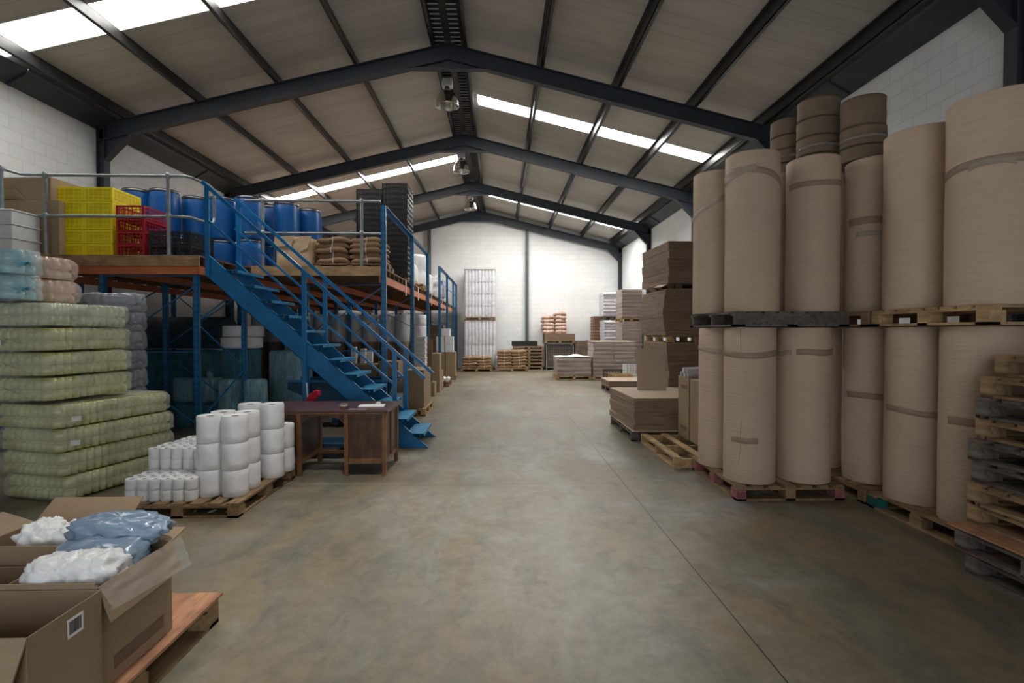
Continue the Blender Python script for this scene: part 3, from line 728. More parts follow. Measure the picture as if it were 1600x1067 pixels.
# ------------------------------------------------------------------ front pallet with open cartons
def open_carton(name, label, W, L, h, flaps, mat='card', t=.006):
    r = root(name, label, 'carton')
    m = MB(); m.box(0, W, 0, t, 0, h); m.box(0, W, L-t, L, 0, h); m.box(0, t, t, L-t, 0, h); m.box(W-t, W, t, L-t, 0, h); m.box(t, W-t, t, L-t, 0, t)
    m.build('body', mat, r, .0015)
    for (side, ang, ln, *rest) in flaps:     # ang measured from straight up, outwards
        c, s_ = math.cos(ang)*ln, math.sin(ang)*ln; k = rest[0] if rest else 0.
        if side == 'e': p = [(W, k, h), (W+s_, k, h+c), (W+s_, L-k, h+c), (W, L-k, h)]; o = (t*math.cos(ang), 0, -t*math.sin(ang))
        if side == 'w': p = [(0, k, h), (-s_, k, h+c), (-s_, L-k, h+c), (0, L-k, h)]; o = (-t*math.cos(ang), 0, -t*math.sin(ang))
        if side == 'n': p = [(k, L, h), (k, L+s_, h+c), (W-k, L+s_, h+c), (W-k, L, h)]; o = (0, t*math.cos(ang), -t*math.sin(ang))
        if side == 's': p = [(k, 0, h), (k, -s_, h+c), (W-k, -s_, h+c), (W-k, 0, h)]; o = (0, -t*math.cos(ang), -t*math.sin(ang))
        MB().hexa(p+[tuple(a+b for a, b in zip(q, o)) for q in p]).build('flap', mat, r)
    return r
plb = mk_pallet(1.2, 1.3, 'pallet', boards=7, along='y')(); place(plb, (-2.80, 1.63, 0), .0, 'pallet under the open cartons at the lower corner of the picture')
pl = MB().box(0, 1.22, 0, 1.33, 0, .014).build('plywood_sheet', 'ply'); tag(pl, 'reddish plywood sheet covering the pallet of open cartons', 'sheet'); place(pl, (-2.80, 1.61, .146), .0)
zc = .162
b1 = open_carton('open_carton', 'empty looking open carton with a barcode sticker, closest to the camera', .62, .33, .44, [('s', 2.7, .22), ('w', 2.6, .15)]); place(b1, (-2.235, 1.77, zc), 0)
st = MB().box(0, .0012, 0, .072, 0, .072).build('barcode_sticker', 'white', b1); st.location = (.62, .165, .335); st['label'] = 'white barcode sticker'
bar = MB(); y = .006
for k in range(20):
    w_ = rnd.choice((.0011, .0018, .003)); bar.box(.0012, .0016, y, y+w_, .012, .062); y += w_+rnd.choice((.001, .0016))
    if y > .062: break
bar.build('barcode', 'ink', st)
MB().box(.25, .5, .05, .1, .20, .26).build('dark_packet', 'black', b1)
b2 = open_carton('open_carton', 'open carton wrapped with clear film holding pale blue and white bags', .40, .47, .44, [('e', 2.78, .15, .0), ('n', 1.35, .12, .0), ('s', .02, .02, .01)]); place(b2, (-2.04, 2.115, zc), 0)
MB().box(.4001, .4012, .08, .40, .05, .11).build('printed_band', 'card_dark', b2)
wf = MB(); vs = []; fs = []; nx, ny = 26, 16       # clear film hanging over the side flap
for i in range(nx+1):
    for j in range(ny+1):
        u, v = i/nx, j/ny; p = noise.noise(Vector((u*7, v*5, 1.3)))*.012
        s_ = v*.16; yy = -.01+u*.53
        xx = .40+.004+math.sin(2.78)*s_*.9+.012+p*.7; z = .447+math.cos(2.78)*s_*(.62+.38*u)+p*.4
        vs.append((xx, yy, z))
for i in range(nx):
    for j in range(ny): a = i*(ny+1)+j; fs.append((a, a+1, a+ny+2, a+ny+1))
wf.add(vs, fs, True); o = wf.build('film_wrap', 'clingfilm', b2)
wf = MB(); vs = []; fs = []
for i in range(31):
    for j in range(7):
        u, v = i/30, j/6; p = noise.noise(Vector((u*9, v*4, 7)))*.008
        vs.append((-.006+.41*u, -.006+p*.5, .455-.11*v+p))
for i in range(30):
    for j in range(6): a = i*7+j; fs.append((a, a+1, a+8, a+7))
o = wf.add(vs, fs, True).build('film_wrap', 'clingfilm', b2)
b3 = open_carton('open_carton', 'open carton with spread flaps and white bags, behind the film wrapped carton', .50, .40, .44, [('n', .95, .16), ('w', 1.25, .18), ('s', .0, .03)]); place(b3, (-2.56, 2.47, zc), 0)
b4 = open_carton('open_carton', 'dark open carton wedged between the three others', .48, .30, .39, [('s', .02, .04)], 'card_in'); place(b4, (-2.55, 2.13, zc), 0)

def blob(name, mat, rx, ry, rz_, seed, amp=.22, f=2.2, n=36, fold=.0, p=.75):
    """a crumpled plastic bag"""
    m = MB(); vs = []; fs = []; ny = n//2
    sg = lambda v, e: math.copysign(abs(v)**e, v)
    for j in range(ny+1):
        th = PI*j/ny
        for i in range(n):
            ph = 2*PI*i/n
            d = Vector((sg(math.sin(th), p)*sg(math.cos(ph), p), sg(math.sin(th), p)*sg(math.sin(ph), p), sg(math.cos(th), p)))
            k = 1+amp*noise.noise(d*f+Vector((seed, 0, 0)))+amp*.5*(1-abs(noise.noise(d*f*2.3+Vector((0, seed, 0))))*2)*.6+fold*abs(noise.noise(d*f*4+Vector((0, 0, seed))))
            vs.append((d.x*rx*k, d.y*ry*k, d.z*rz_*k))
    for j in range(ny):
        for i in range(n): fs.append((j*n+i, j*n+(i+1) % n, (j+1)*n+(i+1) % n, (j+1)*n+i))
    return m.add(vs, fs, True).build(name, mat)
for (x, y, z, rx, ry, rz_, sd, lb) in ((-1.90, 2.24, .585, .11, .10, .09, 1, 'in front of the pale blue bag'), (-1.76, 2.27, .585, .10, .11, .09, 4, 'beside the barcode carton corner')):
    o = blob('plastic_bag', 'wpl', rx, ry, rz_, sd, .22, 2.8, 64, .11); tag(o, 'crumpled white plastic bag in the film wrapped carton, '+lb, 'plastic bag'); o.location = (x, y, z)
for (x, y, z, rx, ry, rz_, sd, lb) in ((-2.33, 2.66, .575, .085, .10, .10, 9, 'peaked one at the carton corner'), (-2.17, 2.68, .575, .09, .10, .085, 12, 'rounder one beside the blue bag')):
    o = blob('plastic_bag', 'wpl', rx, ry, rz_, sd, .28, 2.8, 64, .11); tag(o, 'white plastic bag in the spread flap carton, '+lb, 'plastic bag'); o.location = (x, y, z)
o = blob('plastic_bag', 'bluebag', .19, .13, .08, 21, .12, 1.8, 56, .1); tag(o, 'smooth pale blue plastic bag underneath in the film wrapped carton', 'plastic bag'); o.location = (-1.86, 2.42, .60); o.rotation_euler = (.25, .0, .1)
o = blob('plastic_bag', 'bluebag', .20, .105, .055, 25, .2, 2.6, 64, .16); tag(o, 'shiny pale blue plastic bag bulging over the back of the film wrapped carton', 'plastic bag'); o.location = (-1.85, 2.54, .685); o.rotation_euler = (.15, .04, .05)

# ------------------------------------------------------------------ tissue rolls on the pallet
PF = mk_pallet(1.07, 1.27, 'pallet', boards=7, along='y', name='wooden_pallet', Hh=.13)()
place(PF, (-3.38, 4.56, 0), 0, 'worn pallet carrying the white tissue rolls next to the desk')
def mk_tissue(r, h, mat, rim):
    def make():
        m = MB(); sd = rnd.random()*9
        j = lambda a, z: r*.03*noise.noise(Vector((math.cos(a)*1.3, math.sin(a)*1.3, z*6+sd)))
        m.lathe([(r*.93, 0), (r, h*.04), (r, h*.3), (r*1.005, h*.5), (r, h*.7), (r, h*.955), (r*.95, h)], 24, jit=j)
        m.lathe([(r*.95, h), (r*.32, h-rim), (r*.30, h-.03)], 24); m.lathe([(r*.93, 0), (r*.3, .001)], 24)
        o = m.build('tissue_roll', mat); tag(o, '', 'tissue roll')
        c = MB().lathe([(r*.315, h-rim-.001), (r*.28, h-.02), (r*.27, .0)], 16).build('core_tube', 'core', o)
        return o
    return make
TR = Kind(mk_tissue(.0525, .1, 'paper', .004))
gl = 'toilet rolls packed on the front pallet'
for k in range(2):
    for j in range(3):
        for i in range(6):
            TR((-3.30+i*.105+rnd.uniform(-.003, .003), 4.66+j*.105+rnd.uniform(-.003, .003), .131+k*.1), rnd.random()*6, 'small white toilet roll in the low pack at the pallet corner', gl)
for blk, (x0, y0, ny) in enumerate(((-3.31, 4.99, 3), (-3.28, 5.33, 3))):
    for k in range(4):
        for j in range(ny):
            for i in range(6 if blk == 0 else 5):
                if k < 2 and j > 0 and blk == 0: continue
                if k < 3 and j > 0 and blk == 1: continue
                TR((x0+i*.107+rnd.uniform(-.003, .003), y0+j*.106+rnd.uniform(-.003, .003), .131+k*.1), rnd.random()*6, 'small white toilet roll in the taller pack behind the low pack' if blk == 0 else 'small white toilet roll in the rearmost pack of the pallet', gl)
JR = Kind(mk_tissue(.113, .247, 'wrapwhite', .008))
for k in range(3):
    for j in range(2):
        for i in range(2):
            JR((-2.69+i*.228, 4.82+j*.228, .131+k*.248), rnd.random()*6, 'big white jumbo roll in the front block of twelve, %s layer' % ('bottom', 'middle', 'top')[k], 'jumbo rolls in the front block, %s layer' % ('bottom', 'middle', 'top')[k])
for k in range(3):
    for i in range(2):
        JR((-2.61+i*.228, 5.42, .131+k*.256), rnd.random()*6, 'big white jumbo roll in the block behind the front twelve, %s layer' % ('bottom', 'middle', 'top')[k], 'jumbo rolls in the rear block, %s layer' % ('bottom', 'middle', 'top')[k], (1.02, 1.02, 1.03))
for k in range(2):
    for i in range(2):
        JR((-2.60+i*.23, 5.66, .131+k*.256), rnd.random()*6, 'big white jumbo roll in the two high row beside the desk, %s layer' % ('lower', 'upper')[k], 'jumbo rolls in the row beside the desk, %s layer' % ('lower', 'upper')[k], (1.0, 1.0, 1.03))

# ------------------------------------------------------------------ desk
dk = root('writing_desk', 'old dark wooden pedestal desk at the foot of the blue stairs', 'desk', (-2.76, 5.86, 0))
W, L, H = 1.47, .72, .76
MB().box(-.02, W+.02, -.03, L+.02, H-.028, H).build('desk_top', 'desk_top', dk, .006)
MB().box(-.012, W+.012, -.022, L+.012, H-.05, H-.029).build('top_edge_moulding', 'desk_edge', dk, .006)
lx = [0, .455, .99, W-.05]
for x in lx:
    for y in (0, L-.05):
        m = MB(); x0 = x if x < .5 else x
        m.hexa([(x0, y, 0), (x0+.045, y, 0), (x0+.045, y+.045, 0), (x0, y+.045, 0), (x0, y, H-.05), (x0+.05, y, H-.05), (x0+.05, y+.05, H-.05), (x0, y+.05, H-.05)]); m.build('leg', 'desk_edge', dk, .003)
for (a, b) in ((.05, .455), (1.04, W-.05)):
    MB().box(a, b, .015, .03, .19, H-.05).build('back_panel', 'desk', dk)
    MB().box(a, b, .008, .035, .14, .20).build('bottom_rail', 'desk_edge', dk)
    MB().box(a, b, .03, L-.02, .17, .185).build('pedestal_floor', 'desk', dk)
for x in (.02, .47, 1.005, W-.035):
    MB().box(x, x+.014, .05, L-.05, .17, H-.05).build('side_panel', 'desk', dk)
    MB().box(x-.004, x+.02, .05, L-.05, .13, .18).build('side_rail', 'desk_edge', dk)
MB().box(W-.036, W-.003, L/2-.03, L/2+.03, .17, H-.05).build('side_stile', 'desk_edge', dk)
ap = [(.505, H-.05), (.505, H-.17)]+[(.505+.485*t/12, H-.17+.10*math.sin(PI*t/12)**.6) for t in range(1, 12)]+[(.99, H-.17), (.99, H-.05)]
MB().prism(ap, 'y', .01, .028).build('kneehole_arch', 'desk', dk)
MB().box(.50, .99, L-.04, L-.02, .10, .14).build('stretcher', 'desk_edge', dk)
cb = root('clipboard', 'clipboard with white sheets lying on the dark desk', 'clipboard', (-1.66, 6.02, H+.001), .12)
MB().box(0, .30, 0, .22, 0, .004).build('board', 'white', cb)
for k in range(3): m = MB().box(.005+.003*k, .29, .005, .215-.003*k, .0045+.0015*k, .0056+.0015*k); m.build('paper_sheet', 'white', cb)
MB().hexa([(.18, .20, .009), (.25, .20, .009), (.25, .225, .009), (.18, .225, .009), (.195, .205, .035), (.235, .205, .035), (.235, .222, .035), (.195, .222, .035)]).build('clip', 'whitebox', cb)
t_ = root('tape_roll', 'stubby brown roll of tape standing on the desk beside the clipboard', 'tape roll', (-1.79, 5.93, H))
MB().lathe([(.038, .0), (.045, .003), (.045, .057), (.038, .06), (.022, .058), (.022, .002), (.038, 0)], 28).build('winding', 'card_dark', t_)
MB().lathe([(.0455, .036), (.0465, .038), (.0465, .046), (.0455, .048)], 28).build('label_ring', 'whitebox', t_)
o = MB().box(0, .2, 0, .03, 0, .003).build('ruler', 'stretchg'); tag(o, 'thin clear ruler lying along the front edge of the desk', 'ruler'); place(o, (-1.72, 5.87, H+.001), .03)
rc = root('floor_trolley', 'low blue trolley behind the desk with a red grip just above the desk top', 'trolley', (-2.42, 6.9, 0))
MB().box(-.28, .42, -.2, .2, .14, .19).build('platform', 'skip', rc, .006)
for x in (-.2, .34):
    for y in (-.15, .15): MB().cyl((x, y, 0), .0, 0, .001, 3); MB().tube([(x, y-.02, .06), (x, y+.02, .06)], .06, 16).build('wheel', 'black', rc)
MB().tube([(-.24, 0, .19), (-.16, 0, .66)], .016, 10).build('upright', 'steel', rc)
m = MB(); pts = [(-.20, .62), (-.17, .72), (-.10, .82), (-.03, .87), (.02, .86), (.03, .80), (-.02, .76), (-.08, .68), (-.10, .62)]
m.prism(pts, 'y', -.05, .05); m.build('grip', 'redplastic', rc, .012)
o = MB().tube([(0, 0, 0), (.01, .03, .5), (-.01, .0, .95)], .012, 8).build('white_strip', 'white'); tag(o, 'thin curved white strip standing behind the desk near the red chair', 'strip'); o.location = (-2.62, 7.05, 0)

# ------------------------------------------------------------------ bottle bags
def mk_bag(Lx, Dy, Hz, mat, knot, name='bottle_bag', both=False, ribs=.055):
    def make():
        nu, nv = 72, 40; vs = []; fs = []; m = MB(); sd = rnd.random()*40
        for i in range(nu+1):
            u = i/nu*2-1
            e = (1-abs(u)**9)**.33 if abs(u) < 1 else 0
            e = max(e, .02)
            for k in range(nv):
                a = 2*PI*k/nv; ca, sa = math.cos(a), math.sin(a)
                cy, cz = math.copysign(abs(ca)**.36, ca), math.copysign(abs(sa)**.42, sa)
                x = u*Lx/2; p = Vector((x*5, cy*2.2, cz*2.2+sd))
                q = .030*noise.noise(p)+.014*noise.noise(p*2.7)+.005*noise.noise(p*6)+.0012*math.sin(2*PI*x/ribs)
                ee = .80+.20*e if e > .5 else e*1.8
                vs.append((x+.010*noise.noise(Vector((cy*3, cz*3, sd+u))), cy*(Dy/2-.01)*ee+q*cy, Hz/2+cz*(Hz/2-.006)*ee+q*cz*.7))
        for i in range(nu):
            for k in range(nv): fs.append((i*nv+k, i*nv+(k+1) % nv, (i+1)*nv+(k+1) % nv, (i+1)*nv+k))
        m.add(vs, fs, True); m.f += [tuple(range(nv)), tuple(range(nu*nv, nu*nv+nv))]; m.sm += [False, False]
        o = m.build(name, mat); tag(o, '', 'bottle bag')
        ribs_ = ribs; rr_ = ribs/2*.95; cw, cd = Lx/2-.035, Dy/2-.035; n_ = 10; pts = []
        def side(p0, p1, nx_, ny_):
            L_ = math.dist(p0, p1); c_ = max(2, int(L_/ribs))
            for a in range(c_):
                for b in range(6):
                    t = (a+b/6)/c_; bul = math.sin(PI*b/6)*rr_*.75
                    pts.append((p0[0]+(p1[0]-p0[0])*t+nx_*bul, p0[1]+(p1[1]-p0[1])*t+ny_*bul))
        cw -= .02; cd -= .02
        side((-cw, -cd), (cw, -cd), 0, -1); side((cw, -cd), (cw, cd), 1, 0); side((cw, cd), (-cw, cd), 0, 1); side((-cw, cd), (-cw, -cd), -1, 0)
        cm_ = MB(); N = len(pts); lv = [(0.02, 1.), (.09, 1.), (.105, .95), (.12, .9), (.135, 1.), (.20, 1.), (.215, .93), (Hz-.012, .90)]
        vs2 = [(x*(k if k > .94 else (abs(x)-(1-k)*.2)/max(abs(x), .001)), y*(k if k > .94 else (abs(y)-(1-k)*.2)/max(abs(y), .001)), z) for (z, k) in lv for (x, y) in pts]; fs2 = []
        for a in range(len(lv)-1):
            for b in range(N): fs2.append((a*N+b, a*N+(b+1) % N, (a+1)*N+(b+1) % N, (a+1)*N+b))
        cm_.add(vs2, fs2, True); cm_.f += [tuple(range(N)), tuple(range((len(lv)-1)*N, len(lv)*N))]; cm_.sm += [False, False]
        cm_.build('bottle_rows', mat.replace('sack', 'rows'), o)
        for s in ((1, -1) if both else (1,)):
            t = MB(); vs = []; fs = []; n = 18
            prof = [(Lx/2-.03, .07), (Lx/2-.01, .035), (Lx/2+.01, .011), (Lx/2+.02, .014), (Lx/2+.04, .026)]
            for (xx, r) in prof:
                for k in range(n): a = 2*PI*k/n; rr = r*(1+.35*math.sin(5*a+xx*30)); vs.append((s*(xx+.006*math.sin(7*a)), -Dy*.22+rr*math.cos(a)*.9, Hz*.45+rr*math.sin(a)*.5))
            for i in range(len(prof)-1):
                for k in range(n): fs.append((i*n+k, i*n+(k+1) % n, (i+1)*n+(k+1) % n, (i+1)*n+k))
            t.add(vs, fs, True).build('tied_end', knot, o)
        return o
    return make
BY = Kind(mk_bag(.98, .85, .25, 'sack_y', 'knot', ribs=.075)); BG = Kind(mk_bag(.98, .85, .25, 'sack_g', 'knot', ribs=.075)); BL = Kind(mk_bag(1.32, .84, .25, 'sack_y', 'knot', ribs=.075))
BB = Kind(mk_bag(.80, .34, .26, 'sack_b', 'knot_b', ribs=.12)); BP = Kind(mk_bag(.56, .50, .26, 'sack_p', 'knot_p', ribs=.1)); BV = Kind(mk_bag(.75, .36, .25, 'sack_v', 'knot_v', ribs=.1))
hz = .243; gb = 'clear bags of bottles piled on the floor'; tags = []
for k in range(4):
    b_ = BL((-4.42+rnd.uniform(-.02, .02)-.012*k, 5.72-.015*k, k*hz*.96), D(76)+rnd.uniform(-.03, .03), 'long yellow green bottle bag behind the tissue rolls, %s of lower four' % nth(k, 4), gb)
    if k > 1: tags.append((b_, (-.56+.02*k, -.448, .10), 0.))
for k in range(4, 8):
    K = BG if k == 7 else BY
    b_ = K((-4.655+rnd.uniform(-.015, .015)+(.02 if k == 5 else 0), 5.53+rnd.uniform(-.015, .015), k*hz-.01), D(82)+rnd.uniform(-.03, .03), '%s bag of bottles, %s of the upper four on the tall pile' % ('pale green' if k == 7 else 'yellowish', nth(k-4, 4)), gb)
    if k in (6, 7): tags.append((b_, (-.512, .10+.04*(k-6), .10), -PI/2))
for k in range(9):
    BV((-4.86, 6.50, k*.235), .0, 'grey violet bag of bottles in the column behind the yellow ones, %s' % nth(k, 9), gb)
for k in range(2):
    BB((-4.98, 5.13, 1.945+k*.245), .02*k, 'turquoise bag of bottles on top of the pile, %s of two' % ('lower', 'upper')[k], gb)
    BP((-4.95+.03*(1-k), 5.60, 1.945+k*.245), D(80), 'peach coloured bag of bottles on top of the pile, %s of two' % ('lower', 'upper')[k], gb)
for b_, loc, rz in tags:
    t_ = MB().box(-.045, .045, -.003, 0, -.024, .024).build('paper_label', 'tag', b_); t_.location = loc; t_.rotation_euler = (0, .1, rz)
# ------------------------------------------------------------------ mezzanine floor on blue racking
MZ = 2.72
XE = -1.93     # its edge along the aisle
mz = root('mezzanine_platform', 'timber mezzanine floor on blue racking posts along the block wall', 'mezzanine', (0, 0, 0))
d = MB(); d.box(XL+.14, -4.2, 7.32, 8.5, MZ-.022, MZ); d.box(XL+.14, XE, 8.5, 22.7, MZ-.022, MZ); d.box(XL+.14, -6.62, 5.2, 7.32, MZ-.022, MZ); d.build('deck', 'deck', mz)
MB().box(-6.62, -4.2, 7.295, 7.32, MZ-.155, MZ-.002).build('front_board', 'timber', mz)
MB().box(-4.05, XE, 8.475, 8.5, MZ-.155, MZ-.002).build('front_board', 'timber', mz)
MB().box(-6.62, -6.595, 5.2, 7.295, MZ-.155, MZ-.002).build('front_board', 'timber', mz)
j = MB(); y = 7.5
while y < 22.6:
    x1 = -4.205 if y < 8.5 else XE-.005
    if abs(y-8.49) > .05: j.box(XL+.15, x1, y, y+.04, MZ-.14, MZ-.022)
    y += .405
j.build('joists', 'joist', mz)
MB().box(XE-.006, XE, 8.5, 22.7, MZ-.145, MZ-.128).build('edge_strip', 'timber', mz)
for (x, y0, y1) in ((XE-.05, 8.5, 22.7), (-3.2, 8.5, 22.7), (-4.27, 7.34, 22.7), (-5.57, 7.34, 22.7), (-7.1, 7.34, 22.7)):
    MB().box(x, x+.05, y0, y1, MZ-.262, MZ-.148).build('beam', 'orange', mz)
MB().box(-7.1, -4.25, 7.335, 7.365, MZ-.262, MZ-.157).build('beam', 'orange', mz)
for y in (10.6, 12.2, 14.6, 17.4, 20.1):
    MB().box(XE+.002, XE+.008, y, y+.10, MZ-.33, MZ-.02).build('hanger_strip', 'pinkstrip', mz)
def post(x, y, z1, w=.075, dd=.06):
    x0_, y0_ = x, y; x = y = 0.
    m = MB(); t = .004          # lipped channel with slotted face
    m.box(x-w/2, x+w/2, y-dd/2, y-dd/2+t, 0, z1); m.box(x-w/2, x-w/2+t, y-dd/2, y+dd/2, 0, z1); m.box(x+w/2-t, x+w/2, y-dd/2, y+dd/2, 0, z1)
    m.box(x-w/2, x-w/2+.018, y+dd/2-t, y+dd/2, 0, z1); m.box(x+w/2-.018, x+w/2, y+dd/2-t, y+dd/2, 0, z1)
    o = m.build('post', 'bluepost', mz); o.location = (x0_, y0_, 0)
    MB().box(x-.07, x+.07, y-.06, y+.06, 0, .008).build('foot_plate', 'blue', o)
YP = (8.46, 11.2, 13.63, 16.3, 18.65, 21.1, 22.62)
for i, y in enumerate(YP): post(-1.89, y, 3.70, .08)
for x in (-3.25, -4.3, -5.6, -7.0):
    for y in ((7.40, 8.75) if x < -4 else ())+((8.75,) if x > -4 else ())+(11.2, 13.63, 16.3, 19.5, 22.4): post(x, y, MZ-.27)
def brace(p, q, w=.03): MB().beam(p, q, w, .012).build('brace', 'blue', mz)
zb = MZ-.30
for y in (7.40, 8.75):
    brace((-5.6, y, zb+.02), (-4.3, y, zb+.02), .02); brace((-5.6, y, 1.36), (-4.3, y, 1.36), .03)
    brace((-4.3, y+.02, zb-.10), (-5.6, y+.02, 1.42)); brace((-5.6, y+.02, 1.25), (-4.3, y+.02, .30)); brace((-7., y, 1.36), (-5.6, y, 1.36))
for x in (-4.3, -5.6):
    for (a, b) in (((7.42, .35), (8.72, 1.0)), ((8.72, 1.05), (7.42, 1.75)), ((7.42, 1.8), (8.72, 2.4))): brace((x, a[0], a[1]), (x, b[0], b[1]), .025)
brace((-1.9, 8.5, zb-.02), (-3.25, 8.5, 1.45)); brace((-1.9, 8.47, zb), (-3.25, 8.78, zb), .02); brace((-1.9, 8.5, 1.33), (-3.25, 8.5, 1.33), .02)
for y in YP[1:]:
    brace((-1.9, y, 1.75), (-3.25, y, zb)); brace((-1.9, y, zb), (-3.25, y, 1.55)) if y < 12 else None
    brace((-3.25, y, 2.3), (-4.3, y, 1.4))
for x in (-5.6, -4.3):
    for y in (11.2, 13.63, 16.3): brace((x, y, 1.3), (x-1.3, y, 2.4)); brace((x, y, 1.36), (x-1.3, y, 1.36), .03)
# blue hand rail along the aisle edge
for (a, b) in ((YP[0], YP[2]), (YP[3], YP[6])):
    MB().box(-1.93, -1.85, a-.03, b+.03, 3.70, 3.708).build('edge_rail', 'bluesteel', mz); MB().box(-1.934, -1.928, a-.03, b+.03, 3.66, 3.70).build('edge_rail', 'bluesteel', mz)
for a, b in ((YP[3], YP[6]),): MB().box(-1.91, -1.905, a, b, 3.2, 3.24).build('edge_rail', 'bluesteel', mz)

# galvanised tube guard rails
def rail_joint(m, x, y, z, r=.034):
    m.lathe([(r*.6, -r*1.2), (r, -r*.7), (r, r*.7), (r*.6, r*1.2)], 12, (x, y, z))
g1 = root('guard_rail', 'galvanised tube guard rail round the crates with a looped end', 'guard rail', (0, 0, 0))
yr = 7.37
top = [(-6.80, 5.3, 3.84), (-6.74, 6.3, 3.84), (-6.66, yr-.05, 3.84), (-6.60, yr, 3.84), (-4.60, yr, 3.84), (-4.45, yr, 3.84), (-4.38, yr+.06, 3.84), (-4.34, 7.80, 3.84), (-4.33, 7.90, 3.81), (-4.33, 7.93, 3.74)]
mid = [(-6.80, 5.3, 3.27), (-6.74, 6.3, 3.27), (-6.66, yr-.05, 3.27), (-6.60, yr, 3.27), (-4.60, yr, 3.27), (-4.45, yr, 3.27), (-4.38, yr+.06, 3.27), (-4.34, 7.80, 3.27), (-4.33, 7.90, 3.30), (-4.33, 7.93, 3.37)]
MB().tube(top, .021, 12).build('top_rail', 'galv', g1); MB().tube(mid, .021, 12).build('middle_rail', 'galv', g1); MB().tube([top[-1], mid[-1]], .021, 12).build('end_loop', 'galv', g1)
for (x, y) in ((-6.68, 7.08), (-6.35, yr), (-4.66, yr)):
    m = MB().tube([(x, y, MZ), (x, y, 3.86)], .024, 14); rail_joint(m, x, y, 3.84, .036); rail_joint(m, x, y, 3.27, .036); m.box(x-.06, x+.06, y-.045, y+.045, MZ, MZ+.01); m.build('stanchion', 'galv', g1)
g2 = root('guard_rail', 'galvanised tube guard rail in front of the brown paper bundles', 'guard rail', (0, 0, 0))
yr = 8.55
for z, nm in ((3.80, 'top_rail'), (3.27, 'middle_rail')): MB().tube([(-4.17, yr, z), (-1.96, yr, z)], .021, 12).build(nm, 'galv', g2)
for x in (-3.88, -2.27):
    m = MB().tube([(x, yr, MZ), (x, yr, 3.82)], .024, 14); rail_joint(m, x, yr, 3.80, .036); rail_joint(m, x, yr, 3.27, .036); m.box(x-.09, x+.09, yr-.04, yr+.04, MZ, MZ+.01); m.build('stanchion', 'galv', g2)

# ------------------------------------------------------------------ blue stairs
st_ = root('steel_staircase', 'blue steel staircase with open treads and double handrails up to the mezzanine', 'staircase', (0, 0, 0))
XT, XB, YN, YR = -4.07, -1.02, 7.24, 8.06
run = XB-XT; sl = MZ/run; hh = .30
def zs(x): return MZ-(x-XT)*sl
for y, s_ in ((YN, 1), (YR, -1)):
    poly = [(XT, zs(XT)+.02), (XB+.0, zs(XB)+.02), (XB+.04, 0), (XB-.36, 0), (XT, zs(XT)-hh)]
    a, b = sorted((y, y+s_*.008)); MB().prism(poly, 'y', a, b).build('stringer', 'bluesteel', st_)
    m = MB(); a2, b2 = sorted((y, y+s_*.045))
    m.prism([(XT, zs(XT)+.02), (XB, zs(XB)+.02), (XB, zs(XB)+.012), (XT, zs(XT)+.012)], 'y', a2, b2); m.prism([(XT, zs(XT)-hh), (XB-.36, 0), (XB-.36, .009), (XT, zs(XT)-hh+.009)], 'y', a2, b2)
    m.build('stringer_flange', 'tread', st_)
for i in range(1, 13):
    z = MZ-i*MZ/13; x = XT+i*run/13-.03
    m = MB().box(x-.03, x+.22, YN+.009, YR-.009, z-.006, z); m.box(x+.214, x+.22, YN+.009, YR-.009, z-.04, z-.006); m.box(x-.03, x-.024, YN+.009, YR-.009, z-.04, z-.006)
    for dx in (.03, .16): m.obox((x+dx, YN-.004, z-.03), (.016, .01, .016))
    m.build('tread', 'tread', st_)
rz0 = .97
for y in (YN-.02, YR+.02):
    MB().beam((XT-.03, y, zs(XT-.03)+rz0), (XB-.02, y, zs(XB-.02)+rz0), .04, .045).build('handrail', 'bluesteel', st_)
    MB().beam((XT-.03, y, zs(XT-.03)+.50), (-1.45, y, zs(-1.45)+.50), .028, .028).build('middle_rail', 'bluesteel', st_)
    for x in (XT+.03, -2.72, -1.47):
        z0 = max(0., zs(x)-hh*.9)
        if y < 7.5 and x > -4: z0 = .004
        MB().box(x-.03, x+.03, y-.012, y+.012, z0, zs(x)+rz0-.01).build('rail_post', 'bluesteel', st_)

